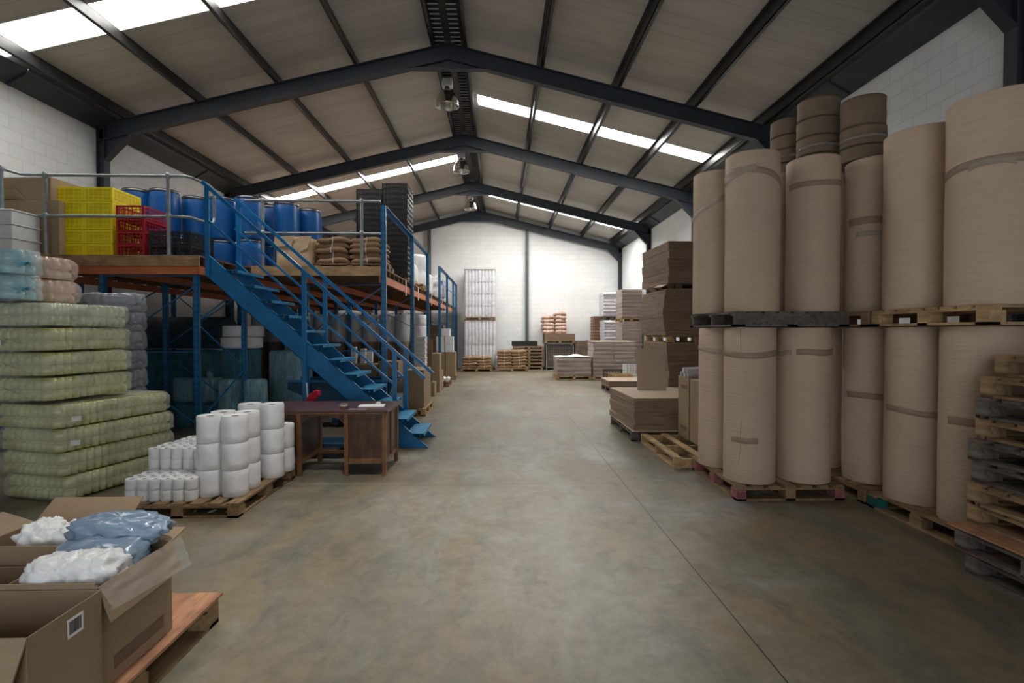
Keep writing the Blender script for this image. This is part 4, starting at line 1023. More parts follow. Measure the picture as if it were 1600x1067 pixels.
# ------------------------------------------------------------------ plastic crates
def mk_crate(W, L, H_, mat, panel, nv, nh, name, t=.012):
    def make():
        m = MB()
        m.box(0, W, 0, L, 0, .008)
        for (h0, h1) in ((0, .02), (H_-.028, H_-.002)):
            m.box(0, W, 0, t, h0, h1); m.box(0, W, L-t, L, h0, h1); m.box(0, t, t, L-t, h0, h1); m.box(W-t, W, t, L-t, h0, h1)
        for x in (0, W-.03):
            for y in (0, L-.03): m.box(x, x+.03, y, y+.03, .02, H_-.028)
        for k in range(1, nv):
            x = W*k/nv; m.box(x-.004, x+.004, 0, t*.8, .02, H_-.028); m.box(x-.004, x+.004, L-t*.8, L, .02, H_-.028)
        nl = max(2, int(nv*L/W))
        for k in range(1, nl):
            y = L*k/nl; m.box(0, t*.8, y-.004, y+.004, .02, H_-.028); m.box(W-t*.8, W, y-.004, y+.004, .02, H_-.028)
        for k in range(1, nh):
            z = H_*k/nh; m.box(.0, W, 0, t*.7, z-.004, z+.004); m.box(0, W, L-t*.7, L, z-.004, z+.004); m.box(0, t*.7, 0, L, z-.004, z+.004); m.box(W-t*.7, W, 0, L, z-.004, z+.004)
        o = m.build(name, mat); tag(o, '', 'crate')
        if panel:
            p = MB(); e = .006
            p.box(e, W-e, e, e+.003, .01, H_-.01); p.box(e, W-e, L-e-.003, L-e, .01, H_-.01); p.box(e, e+.003, e, L-e, .01, H_-.01); p.box(W-e-.003, W-e, e, L-e, .01, H_-.01)
            p.build('side_panels', panel, o)
            g_ = MB().box(W/2-.055, W/2+.055, -.001, .004, H_-.055, H_-.035); g_.build('handle_slot', 'yellow_in' if mat == 'yellow' else 'black', o)
        return o
    return make
CY = Kind(mk_crate(.405, .60, .203, 'yellow', 'yellow_in', 6, 3, 'yellow_crate'))
for i, x in enumerate((-6.42, -6.01)):
    for k in range(5):
        CY((x, 7.60, MZ+k*.205), 0, 'yellow plastic crate, %s in the yellow stack nearest the %s' % (nth(k, 5), ('cardboard boxes', 'red crates')[i]), 'yellow plastic crates on the mezzanine')
for k in range(0): CY((-5.99, 8.22, MZ+k*.2), 0, 'yellow plastic crate, %s in the second row of yellow ones' % nth(k, 5), 'yellow plastic crates on the mezzanine')
CR = Kind(mk_crate(.40, .60, .186, 'red', None, 7, 3, 'red_crate'))
for k in range(4): CR((-5.52, 7.55, MZ+k*.188), 0, 'red open grid plastic crate, %s of four' % nth(k, 4), 'red plastic crates on the mezzanine')
CK = Kind(mk_crate(.60, .60, .19, 'blackcrate', None, 12, 5, 'black_crate'))
for k in range(2): CK((-5.06, 7.55, MZ+k*.191), 0, '%s black open grid crate on the platform between red crates and rail' % ('lower', 'upper')[k], 'black crates by the rail')
def mk_tray():
    m = MB(); W, L, h = .54, .78, .112; t = .012
    m.box(0, W, 0, L, h-.02, h-.002); m2 = MB()
    m.v, m.f, m.sm = [], [], []
    for (z0, z1) in ((0, .014), (h-.018, h-.003)):
        m.box(0, W, 0, t, z0, z1); m.box(0, W, L-t, L, z0, z1); m.box(0, t, 0, L, z0, z1); m.box(W-t, W, 0, L, z0, z1)
    m.box(0, W, .015, .018, .01, h-.01); m.box(.015, .018, 0, L, .01, h-.01); m.box(0, W, 0, L, .004, .008)
    for k in range(9):
        x = (W-.014)*k/8; m.box(x, x+.014, 0, .015, 0, h-.004)
    for k in range(6):
        y = (L-.018)*k/5; m.box(W-.012, W, y, y+.018, 0, h-.004); m.box(0, .012, y, y+.018, 0, h-.004)
    m.box(.17, .37, -.002, .0, .03, .075)
    return tag(m.build('black_tray', 'blackcrate'), '', 'tray')
TY = Kind(mk_tray)
for s_, (x, y) in enumerate(((-2.53, 11.2), (-3.10, 11.25))):
    for k in range(18 if s_ == 0 else 17):
        TY((x+rnd.uniform(-.003, .003), y+rnd.uniform(-.003, .003), MZ+.1+k*.1135), 0, '%s shallow black tray of the tall stack %s' % (nth(k, 18-s_), ('at the mezzanine edge', 'behind the guard rail post')[s_]), 'shallow black trays in two tall stacks')
for s_, x in enumerate((-2.55, -3.12)): tag(place(mk_far_pallet(.58, .82, 'pallet')(), (x, 11.18, MZ), scale=(1, 1, .68)), 'low pallet under the tall black tray stack %s' % ('at the mezzanine edge', 'behind the rail post')[s_], 'pallet')

# ------------------------------------------------------------------ blue drums
def mk_drum(r, h):
    def make():
        m = MB(); rr = r
        m.lathe([(r*.86, 0), (r*.93, .01), (r*.95, .05), (r*.985, .12*h/.8), (r, h*.3), (r*1.0, h*.6), (r*.975, h*.8), (r*.93, h*.90), (r*.90, h*.94), (r*.90, h*.965)], 36)
        m.lathe([(r*.86, 0), (.01, .004)], 36)
        o = m.build('blue_drum', 'drum'); tag(o, '', 'drum')
        MB().lathe([(r*.91, h*.935), (r*.955, h*.945), (r*.955, h*.975), (r*.91, h*.985)], 36).build('closing_ring', 'ring', o)
        MB().lathe([(r*.93, h*.965), (r*.94, h*.99), (r*.90, h), (r*.86, h*.985), (.01, h*.985)], 36).build('lid', 'drumlid', o)
        return o
    return make
DA = Kind(mk_drum(.235, .78)); DS = Kind(mk_drum(.235, .56))
gd = 'blue plastic drums on the mezzanine'
spots = [(-6.20, 8.98, 'behind the yellow crates, far one'), (-5.74, 8.98, 'behind the yellow crates, next to the red'), (-5.50, 9.47, 'over the black crates'), (-5.02, 9.47, 'behind the rail loop'), (-4.50, 9.40, 'above the stair top'), (-4.02, 9.82, 'above the tan paper bag'), (-3.78, 10.35, 'peeping out behind the last drum'), (-4.42, 10.1, 'in the gap behind the stair rail')]
for i, (x, y, w_) in enumerate(spots):
    DS((x, y, MZ), i*.7, 'short blue drum in the lower layer, '+w_, gd)
    DA((x, y, MZ+.562), i*.9, 'tall blue drum in the upper layer, '+w_, gd)
for (x, y, w_) in ((-4.95, 8.9, 'on the deck beside the stair head'), ): pass

# ------------------------------------------------------------------ other goods on the mezzanine
c = carton('brown_carton', .95, .75, .80); place(c, (-7.23, 7.5, MZ), 0, 'large dark brown carton standing beside the yellow crates')
c = carton('brown_carton', .78, .70, .32); place(c, (-7.17, 7.55, MZ+.81), -.06, 'flatter carton with open flaps on top of the large brown carton')
MB().box(0, .40, 0, .005, 0, .17).build('raised_flap', 'card', c).rotation_euler = (.9, 0, 0)
for k in range(3):
    o = MB().lathe([(.19, 0), (.20, .02), (.205, .17), (.215, .175), (.215, .185), (.01, .187)], 4).build('white_crate', 'whitebox'); bpy.data.objects.remove(o)
BX = Kind(lambda: tag(MB().box(0, .5, 0, .42, 0, .165).box(-.012, .512, -.012, .432, .165, .185).build('white_tub', 'whitebox', None, .012), '', 'tub'))
for k in range(3): BX((-6.96+.0, 6.98, MZ+k*.186), 0, 'white lidded plastic tub by the tube rail, %s of three' % nth(k, 3), 'white lidded tubs at the rail')
o = blob('plastic_bag', 'stretchg', .16, .16, .24, 31, .2, 2.2, 40, .1); tag(o, 'clear film bundle on the platform beside the white lidded tubs', 'plastic bag'); o.location = (-7.02, 6.55, MZ+.24)
# tan paper bag
def paper_bag():
    m = MB(); vs = []; fs = []; n = 48; lv = 14
    for j in range(lv+1):
        v = j/lv
        for i in range(n):
            a = 2*PI*i/n; ca, sa = math.cos(a), math.sin(a)
            x = math.copysign(abs(ca)**.35, ca)*.32; y = math.copysign(abs(sa)**.35, sa)*.26*(1-.25*max(0, v-.7)/.3)
            q = .012*noise.noise(Vector((x*6, y*6, v*5)))
            vs.append((x+q, y+q, v*.54*(1-.06*abs(ca))+(.02*noise.noise(Vector((x*5, y*5, 3))) if v > .9 else 0)))
    for j in range(lv):
        for i in range(n): fs.append((j*n+i, j*n+(i+1) % n, (j+1)*n+(i+1) % n, (j+1)*n+i))
    m.add(vs, fs, True); m.f += [tuple(range(n)), tuple(range(lv*n, lv*n+n))]; m.sm += [False, False]
    return m.build('paper_bag', 'papersack')
o = paper_bag(); tag(o, 'big creased tan paper bag with folded top, between drums and brown bundles', 'paper bag'); place(o, (-3.47, 9.0, MZ))
MB().hexa([(-.32, -.275, .36), (-.02, -.275, .37), (-.02, -.268, .37), (-.32, -.268, .36), (-.30, -.262, .53), (.02, -.262, .545), (.02, -.255, .545), (-.30, -.255, .53)]).build('folded_flap', 'papersack', o)
MB().hexa([(.12, -.27, .28), (.24, -.27, .33), (.24, -.262, .33), (.12, -.262, .28), (.10, -.26, .54), (.31, -.26, .54), (.31, -.25, .54), (.10, -.25, .54)]).build('folded_flap', 'papersack', o)
o = mk_crate(.13, .4, .34, 'drum', None, 6, 9, 'blue_crate')(); tag(o, 'narrow blue slatted crate between the tan paper bag and the brown bundles', 'crate'); place(o, (-3.13, 8.98, MZ))
o = blob('plastic_bag', 'wpl', .14, .12, .07, 41, .4, 3, 36, .2); tag(o, 'crumpled clear white plastic bag on top of the narrow blue crate', 'plastic bag'); o.location = (-3.03, 9.12, MZ+.40)
def mk_bundle(W, L, h, mat):
    def make():
        m = MB(); nx, ny = 16, 8; vs = []; sd = rnd.random()*30
        def P(i, j, up):
            x, y = W*i/nx, L*j/ny; f = .018*noise.noise(Vector((x*4, y*4, sd)))+.012*math.sin(x/W*2*PI+sd)
            ed = min(i, nx-i, 2)/2*.5+.5 if up else 1
            return (x, y+.01*noise.noise(Vector((x*9, sd, 1))), f+(h*ed if up else 0))
        vs = [P(i, j, u) for u in (0, 1) for i in range(nx+1) for j in range(ny+1)]; A = (nx+1)*(ny+1); fs = []
        for i in range(nx):
            for j in range(ny):
                a = i*(ny+1)+j; fs += [(a, a+1, a+ny+2, a+ny+1), (A+a, A+a+ny+1, A+a+ny+2, A+a+1)]
        for i in range(nx):
            a = i*(ny+1); fs.append((a, a+ny+1, A+a+ny+1, A+a)); a += ny; fs.append((a, A+a, A+a+ny+1, a+ny+1))
        for j in range(ny):
            a = j; fs.append((a, A+a, A+a+1, a+1)); a = nx*(ny+1)+j; fs.append((a, a+1, A+a+1, A+a))
        m.add(vs, fs, True); o = m.build('paper_bundle', mat); tag(o, '', 'paper bundle')
        MB().box(W*.48, W*.5, -.006, L+.006, -.002, h+.014).build('string', 'whitebox', o)
        return o
    return make
BD = Kind(mk_bundle(.55, .62, .082, 'sackpaper'))
tag(place(mk_far_pallet(1.2, .75, 'pallet')(), (-3.14, 8.78, MZ), scale=(1, 1, .62)), 'low pallet under the brown bundles behind the guard rail', 'pallet')
for s_ in range(2):
    for k in range(5):
        BD((-3.12+s_*.59+rnd.uniform(-.02, .02), 8.82+rnd.uniform(-.02, .02), MZ+.10+k*.088), rnd.uniform(-.04, .04), 'brown paper bundle, %s in the pile %s' % (nth(k, 5), ('next to the narrow blue crate', 'at the blue corner post')[s_]), 'brown paper bundles behind the guard rail')
tag(place(mk_far_pallet(.7, .9, 'pallet_light')(), (-2.62, 13.1, MZ)), 'low pallet under the first white sack past the black trays', 'pallet')
for i, (x, y, s_, z) in enumerate(((-2.45, 13.6, .30, .146), (-2.36, 14.6, .34, 0), (-2.32, 15.3, .34, 0), (-2.36, 14.8, .30, .55))):
    o = blob('woven_sack', 'wpl', s_*.95, s_*1.0, s_*.95, 50+i, .12, 2, 40, .04, .5); tag(o, 'bulging white sack on the mezzanine, %s' % ('small one on the low pallet', 'first on the deck', 'farther on the deck', 'stacked on the others')[i], 'sack'); o.location = (x, y, MZ+z+s_*.93)
o = blob('strapped_bundle', 'stretchg', .32, .5, .42, 61, .4, 3, 40, .2, .6); tag(o, 'film wrapped bundle with blue straps near the end of the mezzanine', 'bundle'); o.location = (-2.35, 18.5, MZ+.42)
for k in range(4): MB().tube([(-.33+.02*k, -.4+.2*k, -.38), (-.1, -.5+.25*k, .1*k-.1), (.32, -.3+.2*k, .3), (.33, .1*k, -.3)], .018, 6).build('blue_strap', 'drum', o)

# ------------------------------------------------------------------ goods under the mezzanine
def mk_wrapped(r, h, mat, knot=True):
    def make():
        m = MB(); sd = rnd.random()*20
        j = lambda a, z: .018*r*4*noise.noise(Vector((math.cos(a)*2.2, math.sin(a)*2.2, z*1.6+sd)))
        m.lathe([(r*.9, 0), (r, .03), (r, h*.25), (r*1.01, h*.5), (r, h*.75), (r*.99, h-.05), (r*.9, h-.01), (r*.5, h)], 40, jit=j); m.lathe([(r*.5, h), (.01, h)], 40)
        m.lathe([(r*.9, 0), (.01, 0)], 40)
        o = m.build('film_wrapped_roll', mat); tag(o, '', 'wrapped roll')
        if knot:
            k = blob('tied_top', mat, r*.3, r*.22, .07, sd, .5, 3, 24, .3); k.parent = o; k.location = (0, 0, h+.04)
        return o
    return make
def wr(x, y, z, r, h, mat, label, knot=True):
    o = mk_wrapped(r, h, mat, knot)(); place(o, (x, y, z), rnd.random()*6, label); o['group'] = 'film wrapped rolls under the mezzanine'
wr(-4.0, 9.92, 0, .375, 1.30, 'bluewrap_l', 'largest pale blue film wrapped roll with a tied top, under the stairs')
wr(-4.74, 9.56, .0, .33, 1.34, 'bluewrap', 'deep blue film wrapped roll beside the largest, white roll on top')
for k, x in enumerate((-5.38, -4.98, -4.56, -4.14)):
    if k < 2: wr(x-.02, 9.0, 0, .19, .43, 'bluewrap', 'low blue wrapped roll on the floor, %s' % ('by the bottle bags', 'behind the rack post')[k], False)
for k, x in enumerate((-5.42, -5.02)):
    wr(x, 9.0, .44, .195, .42, 'bluewrap_l', 'pale blue wrapped roll resting on a low one, %s' % ('nearest the bottle bags', 'behind the rack post')[k], k > 0)
for k, x in enumerate((-4.60, -4.18)):
    wr(x, 8.88, 0, .195, .84, 'bluewrap_l', 'slim pale blue wrapped roll standing %s' % ('behind the jumbo tissue rolls', 'left of the largest wrapped roll')[k], False)
for k, x in enumerate((-7.04, -6.5, -5.96)):
    wr(x, 10.6, 0, .262, 1.28, 'bluewrap', 'dim blue wrapped roll in the dark back row, %s' % ('against the wall', 'second from the wall', 'third from the wall')[k], False)
o = MB().tube([(0, 0, 0), (1.65, 0, 0)], .33, 28).build('film_wrapped_roll', 'darkwrap'); tag(o, 'long dark wrapped roll lying across the standing wrapped rolls', 'wrapped roll'); o.location = (-7.15, 10.6, 1.62)
for k in range(2):
    o = mk_tissue(.345, .20, 'wrapwhite', .01)(); o.name = 'wide_paper_reel'; tag(o, '%s wide white paper reel on the deep blue wrapped roll' % ('lower', 'upper')[k], 'paper reel'); o.location = (-4.74+.03*k, 9.56, 1.345+.21*k)
# grey white reels on brown boxes
GR = Kind(mk_tissue(.185, .66, 'greyroll', .01)); 
for i, x in enumerate((-5.78, -5.40, -5.02, -4.64, -4.26, -3.88, -3.50, -3.12, -2.72, -2.33)):
    o = GR((x, 12.5, 1.40), i*1.3, 'tall grey white reel in the row under the mezzanine, %s from the aisle' % (ORD[9-i]), 'tall grey white reels in a row')
    o['category'] = 'paper reel'
KB = Kind(lambda: tag(mk_roll(.185, 'kraft_brown', 'brown_paper_roll')(), '', 'paper roll'))
for i, x in enumerate((-5.78, -5.40, -5.02, -4.64, -4.26, -3.88, -3.50, -3.12, -2.72, -2.33)):
    KB((x, 12.5, .146), i, 'brown paper roll standing below the grey white row, %s from the aisle' % (ORD[9-i]), 'brown paper rolls below the grey white row', (1, 1, 1.25))
for i in range(5): tag(place(mk_far_pallet(.78, .9, 'pallet')(), (-5.98+i*.775, 12.1, 0)), 'floor pallet under the brown paper rolls, %s from the aisle' % ORD[4-i], 'pallet')
BT = Kind(lambda: tag(MB().box(0, .27, 0, .34, 0, .10).box(-.01, .28, -.01, .35, .10, .125).box(.09, .18, -.012, -.01, .06, .08).build('white_tub', 'whitebox', None, .008), '', 'tub'))
for k in range(11): BT((-2.06, 12.4, .13+k*.127), rnd.uniform(-.02, .02), 'flat white slotted tub, %s in the column by the reels' % nth(k, 11), 'flat white tubs in a column')
for k in range(2):
    o = mk_tissue(.15, .26, 'wrapwhite', .008)(); o.name = 'white_paper_reel'; tag(o, '%s white reel on top of the flat tub column' % ('lower', 'upper')[k], 'paper reel'); o.location = (-1.93, 12.57, 1.53+k*.265)
tag(place(mk_far_pallet(.4, .5, 'pallet')(), (-2.12, 12.3, 0), scale=(1, 1, .88)), 'small pallet under the column of flat white tubs', 'pallet')
o = MB().box(0, .26, 0, .03, 0, 1.1).box(.0, .26, .03, .06, .0, 1.08).build('cardboard_board', 'card_dark'); tag(o, 'brown cardboard board standing upright beside the flat white tubs', 'cardboard board'); place(o, (-1.97, 13.1, .36), 0)
c = carton('brown_carton', .36, .40, .36); place(c, (-2.0, 13.0, 0), 0, 'small carton under the upright cardboard board')
# carton on a pallet at the aisle
place(mk_pallet(.42, 1.15, 'pallet_light', boards=5, along='y')(), (-1.86, 10.0, 0), 0, 'small pale pallet poking into the aisle beyond the stairs')
c = carton('brown_carton', .36, 1.0, .74); place(c, (-1.84, 10.1, .146), 0, 'long brown carton on the small pale pallet at the aisle')
for nm, x0, x1, y0, y1, z0, z1, lb in (('brown_carton', -2.42, -2.02, 10.3, 10.8, .0, 1.04, 'tall brown carton behind the lower stair rail'), ('brown_carton', -2.95, -2.46, 10.4, 10.9, 0, .98, 'brown carton under the brown paper rolls behind the stairs'),
        ('brown_carton', -1.88, -1.62, 13.9, 14.4, 0, 1.05, 'narrow upright carton past the cardboard board'), ('brown_carton', -1.86, -1.62, 14.5, 14.9, 0, .55, 'small low carton near the open side of the racking')):
    c = carton(nm, x1-x0, y1-y0, z1-z0); place(c, (x0, y0, z0), 0, lb)
o = MB().box(0, .20, 0, .012, 0, .52).build('white_board', 'white'); tag(o, 'narrow white board leaning below the lower stair rail', 'board'); place(o, (-1.98, 9.4, .0), 0); o.rotation_euler = (-.12, 0, 0)
# pump or machine of white and grey parts behind the skip
for k, (x, z) in enumerate(((-3.02, .98), (-2.86, .90), (-2.76, .84))):
    o = MB().box(0, .10, 0, .12, 0, .34-.04*k).box(.02, .06, .12, .3, .1, .2).build('white_canister', 'whitebox', None, .01); tag(o, 'small white canister on the carton behind the stairs, %s of three' % ('tallest', 'middle', 'shortest')[k], 'canister'); o.location = (x+.02, 10.42+.13*k, 1.0 if k < 2 else 1.0)
# blue tipping skip
sk = root('tipping_skip', 'dark blue steel tipping skip under the stairs behind the desk', 'skip', (-3.62, 8.84, 0))
out = [(0, .80), (1.8, .80), (1.62, .20), (.62, .20), (.36, .50), (0, .66)]
def rim(p, k): cx, cz = 1., .5; return (cx+(p[0]-cx)*k, cz+(p[1]-cz)*k)
for y0 in (0, .62): MB().prism(out, 'y', y0, y0+.008).build('side_plate', 'skip', sk)
m = MB()
for i in range(1, 5): a, b = out[i], out[i+1]; m.hexa([(a[0], .008, a[1]), (b[0], .008, b[1]), (b[0], .62, b[1]), (a[0], .62, a[1]), (a[0]-.006, .008, a[1]+.008), (b[0]-.006, .008, b[1]+.008), (b[0]-.006, .62, b[1]+.008), (a[0]-.006, .62, a[1]+.008)])
m.build('tray', 'skip', sk); m = MB()
m.box(-.02, 1.82, -.03, .0, .78, .82); m.box(-.02, 1.82, .63, .66, .78, .82); m.build('rim_bar', 'blue', sk)
for x in (.75, 1.35): MB().box(x, x+.10, .0, .62, .05, .20).build('skid', 'skip', sk)
for x in (.8, 1.4):
    for y in (.05, .52): MB().tube([(x, y, .06), (x, y+.05, .06)], .06, 16).build('wheel', 'black', sk)
# farther along the aisle side
WB = Kind(lambda: tag(MB().box(0, .28, 0, .35, 0, .26).box(0, .28, .17, .18, .26, .262).build('white_box', 'whitebox', None, .006), '', 'box'))
k = 0
for (r_, zc_, xs) in ((0, .95, (-2.16, -1.86)), (1, 1.22, (-2.16, -1.86)), (2, 1.49, (-1.98,))):
    for x in xs:
        WB((x, 17.6, zc_), 0, 'white box in the small pile on cartons, %s row%s' % (('lower', 'middle', 'top')[r_], '' if len(xs) == 1 else (', inner' if x < -2 else ', at the aisle')), 'white boxes piled on cartons'); k += 1
for i, x in enumerate((-2.2, -1.84)):
    c = carton('brown_carton', .34, .5, .80); place(c, (x, 17.55, .146), 0, 'brown carton carrying the pile of white boxes, %s' % ('inner one', 'one at the aisle')[i])
tag(place(mk_far_pallet(.75, .7, 'pallet')(), (-2.22, 17.5, 0)), 'floor pallet under the cartons with white boxes', 'pallet')
tag(place(mk_far_pallet(.4, .9, 'pallet')(), (-1.9, 15.3, 0)), 'empty pallet at the racking edge beside the aisle', 'pallet')
for k in range(3):
    o = MB().tube([(0, 0, 0), (0, .5, 0)], .06, 12).build('white_tube', 'whitebox'); tag(o, 'short white tube on the empty pallet by the racking, %s' % ('inner', 'middle', 'outer')[k], 'tube'); o.location = (-1.82+.125*k, 15.4, .206)
c = carton('brown_carton', .7, .7, .60, 'card_dark'); place(c, (-2.9, 20.2, 1.30), 0, 'dark carton high in the far end of the racking')
c = carton('brown_carton', .8, .8, 1.29, 'card_dark'); place(c, (-2.95, 20.15, 0), 0, 'tall dark carton at the far end of the racking')

# ------------------------------------------------------------------ goods along the back wall
def tub_load(W, L, h, tiers, nx, ny, label, loc):
    r = root('wrapped_tub_stack', label, 'stacked tubs', loc)
    for t in range(tiers):
        m = MB(); z0 = h*t/tiers; z1 = h*(t+1)/tiers-.012; rr = W/nx/2*.97
        for i in range(nx):
            for j in range(ny):
                if 0 < i < nx-1 and 0 < j < ny-1: continue
                c_ = (W/nx*(i+.5), L/ny*(j+.5), 0)
                m.lathe([(rr*.9, z0), (rr, z0+.02), (rr, z1-.06), (rr*.82, z1-.03), (rr*.82, z1)], 12, c_)
        m.build('tub_layer', 'tub', r)
        MB().box(0, W, 0, L, z1, z1+.008).build('layer_sheet', 'whitebox', r)
    w_ = MB(); n = 40; vs = []; fs = []
    per = [(W*t, 0) for t in [i/10 for i in range(10)]]+[(W, L*t) for t in [i/10 for i in range(10)]]+[(W*(1-t), L) for t in [i/10 for i in range(10)]]+[(0, L*(1-t)) for t in [i/10 for i in range(10)]]
    lv = 24
    for j in range(lv+1):
        for i, (x, y) in enumerate(per):
            k = 1.015+.012*noise.noise(Vector((x*5, y*5, j*.7)))
            vs.append((W/2+(x-W/2)*k, L/2+(y-L/2)*k, h*j/lv))
    for j in range(lv):
        for i in range(40): fs.append((j*40+i, j*40+(i+1) % 40, (j+1)*40+(i+1) % 40, (j+1)*40+i))
    w_.add(vs, fs, True).build('stretch_wrap', 'stretch', r)
    return r
tub_load(1.36, 1.0, 1.98, 2, 9, 6, 'lower white wrapped stack of tubs by the back wall', (-1.50, 21.95, .146))
tub_load(1.30, 1.0, 2.02, 4, 9, 6, 'upper white strapped stack of tubs, tallest thing by the back wall', (-1.48, 21.95, 2.28))
MB().box(-.02, 1.32, -.02, 1.02, 2.021, 2.035).build('cover_sheet', 'card', bpy.data.objects['wrapped_tub_stack.001'])
FP = Kind(mk_far_pallet(1.3, 1.05, 'pallet'))
def fp(x, y, z, label, sx=1, sy=1): FP((x, y, z), 0, label, 'pallets by the back wall', (sx, sy, 1))
fp(-1.48, 21.93, 0, 'floor pallet under the lower white tub stack'); fp(-1.50, 21.93, 2.132, 'raised pallet between the two white tub stacks', 1.02)
fp(-1.58, 20.95, 0, 'pallet with the lower pile of brown bundles in front of the white tub stack'); fp(-.12, 21.1, 0, 'pallet with the higher pile of brown bundles near the back wall')
B2 = Kind(mk_bundle(.62, .9, .105, 'sackpaper'))
for s_ in range(2):
    for k in range(4): B2((-1.52+s_*.60+rnd.uniform(-.03, .03), 21.0, .15+k*.118), rnd.uniform(-.03, .03), 'brown bundle in the lower back pile, %s, %s' % (nth(k, 4), ('beside the racking', 'beside the higher pile')[s_]), 'brown bundles by the back wall')
    for k in range(6): B2((-.10+s_*.62+rnd.uniform(-.02, .02), 21.15, .15+k*.122), rnd.uniform(-.03, .03), 'brown bundle in the higher pile, %s, %s' % (nth(k, 6), ('beside the lower pile', 'beside the stacked pallets')[s_]), 'brown bundles by the back wall')
for k in range(7): fp(.62+rnd.uniform(-.03, .03), 22.0, k*.1465, 'empty pallet in the stack by the back wall column, %s' % nth(k, 7), 1.0)
o = mk_crate(1.1, .8, .20, 'blackcrate', 'black', 8, 3, 'black_crate')(); tag(o, 'wide black crate on the stack of empty pallets by the back wall', 'crate'); place(o, (.55, 22.05, 1.028))
cg = root('wire_cage', 'grey wire mesh cage on the floor under the pink bundles', 'cage', (2.02, 22.0, 0))
m = MB()
for x in (0, 1.16):
    for y in (0, .95): m.box(x, x+.04, y, y+.04, 0, 1.14)
m.box(0, 1.2, 0, .04, 1.1, 1.14); m.box(0, 1.2, .95, .99, 1.1, 1.14); m.box(0, 1.2, 0, .99, .08, .10); m.build('frame', 'galv', cg)
MB().box(.05, 1.15, .05, .93, .11, 1.02).build('contents', 'bale_dark' if 'bale_dark' in M else 'dullwood', cg)
m = MB()
for i in range(13): m.box(.04+i*.09, .046+i*.09, .0, .006, .1, 1.12)
for i in range(9): m.box(.04, 1.16, .0, .006, .15+i*.11, .156+i*.11)
m.build('mesh_front', 'galv', cg)
fp(1.96, 21.95, 1.145, 'pallet laid on top of the grey wire cage', 1.0)
o = board_stack('flat_carton_stack', 1.3, 1.0, .26, 2, edge='stackedge'); tag(o, 'dark flat carton layer on the pallet over the wire cage', 'cardboard stack'); place(o, (1.96, 21.98, 1.29))
for s_ in range(2):
    for k in range(6 if s_ else 5):
        o = mk_bundle(.50, .8, .145, 'bale_pink')(); tag(o, 'pink wrapped bundle on the dark carton layer, %s, %s' % (nth(k, 5+s_), ('tub stack side', 'window column side')[s_]) if False else 'pinkish wrapped bundle over the wire cage, %s of the %s column' % (nth(k, 5+s_), ('first', 'second')[s_]), 'bundle', 'pinkish bundles over the wire cage'); place(o, (1.88+s_*.52, 22.05, 1.575+k*.155), rnd.uniform(-.05, .05))
# brown crates row
for i, (x, w_, z) in enumerate(((3.26, .62, 1.24), (3.90, .60, 1.28))):
    c = carton('brown_crate', w_, .9, z/2-.01, 'dullwood'); place(c, (x, 22.0, 0), 0, 'lower dull brown crate by the back wall, %s' % ('next to the wire cage', 'toward the corner')[i]); c['category'] = 'crate'
    c = carton('brown_crate', w_, .9, z/2-.01, 'dullwood'); place(c, (x, 22.0, z/2), 0, 'upper dull brown crate by the back wall, %s' % ('next to the wire cage', 'toward the corner')[i]); c['category'] = 'crate'
m = MB()
for k in range(8): m.box(0, .34, 0, .9, k*.13, k*.13+.115)
o = m.build('timber_bundle', 'joist'); tag(o, 'narrow upright brown bundle standing on the dull brown crates', 'bundle'); place(o, (4.10, 22.0, 1.285))
def bale(W, L, h, mat, label, loc, seed, wrap=True, cat='wrapped load'):
    r = root('wrapped_load', label, cat, loc)
    n = max(2, int(h/.13)); 
    m = MB(); q = random.Random(seed)
    for k in range(n):
        z0 = h*k/n; z1 = h*(k+1)/n
        cols = max(1, int(W/.55)) 
        for c_ in range(cols):
            x0 = W*c_/cols+q.uniform(-.01, .02); x1 = W*(c_+1)/cols+q.uniform(-.02, .01); y0 = q.uniform(-.025, .02)
            bul = q.uniform(.01, .03); zz = (z0+z1)/2
            m.prism([(y0, z0+.008), (y0-bul, zz), (y0, z1-.004), (L, z1-.004), (L+bul, zz), (L, z0+.008)], 'x', x0, x1)
    m.build('bundles', mat, r)
    if wrap:
        lv = 14; vs = []; fs = []; nn = 48
        for j in range(lv+1):
            for i in range(nn):
                a = 2*PI*i/nn; ca, sa = math.cos(a), math.sin(a)
                x = math.copysign(abs(ca)**.22, ca)*(W/2+.035); y = math.copysign(abs(sa)**.22, sa)*(L/2+.05)
                q_ = .02*noise.noise(Vector((x*4, y*4, j*.9+seed)))
                vs.append((W/2+x+q_, L/2+y+q_, h*j/lv*1.01))
        for j in range(lv):
            for i in range(nn): fs.append((j*nn+i, j*nn+(i+1) % nn, (j+1)*nn+(i+1) % nn, (j+1)*nn+i))
        w_ = MB().add(vs, fs, True); w_.f.append(tuple(range(lv*nn, lv*nn+nn))); w_.sm.append(False)
        w_.build('stretch_wrap', 'loadwrap', r)
    return r
fp(4.62, 20.0, 0, 'floor pallet in the far corner under wrapped loads', .62); 
bale(.78, .95, 1.86, 'bale', 'brown grey wrapped load in the far corner, lower tier', (4.64, 19.3, .146), 3); tag(place(mk_far_pallet(.8, 1.0, 'pallet')(), (4.62, 19.28, 0)), 'floor pallet under the brown grey corner load', 'pallet')
tag(place(mk_far_pallet(.82, 1.0, 'pallet_light')(), (4.60, 19.28, 2.03)), 'raised pale pallet in the far corner between wrapped loads', 'pallet')
bale(.78, .92, 1.07, 'bale', 'brown grey wrapped load in the far corner, upper tier', (4.64, 19.3, 2.18), 5)
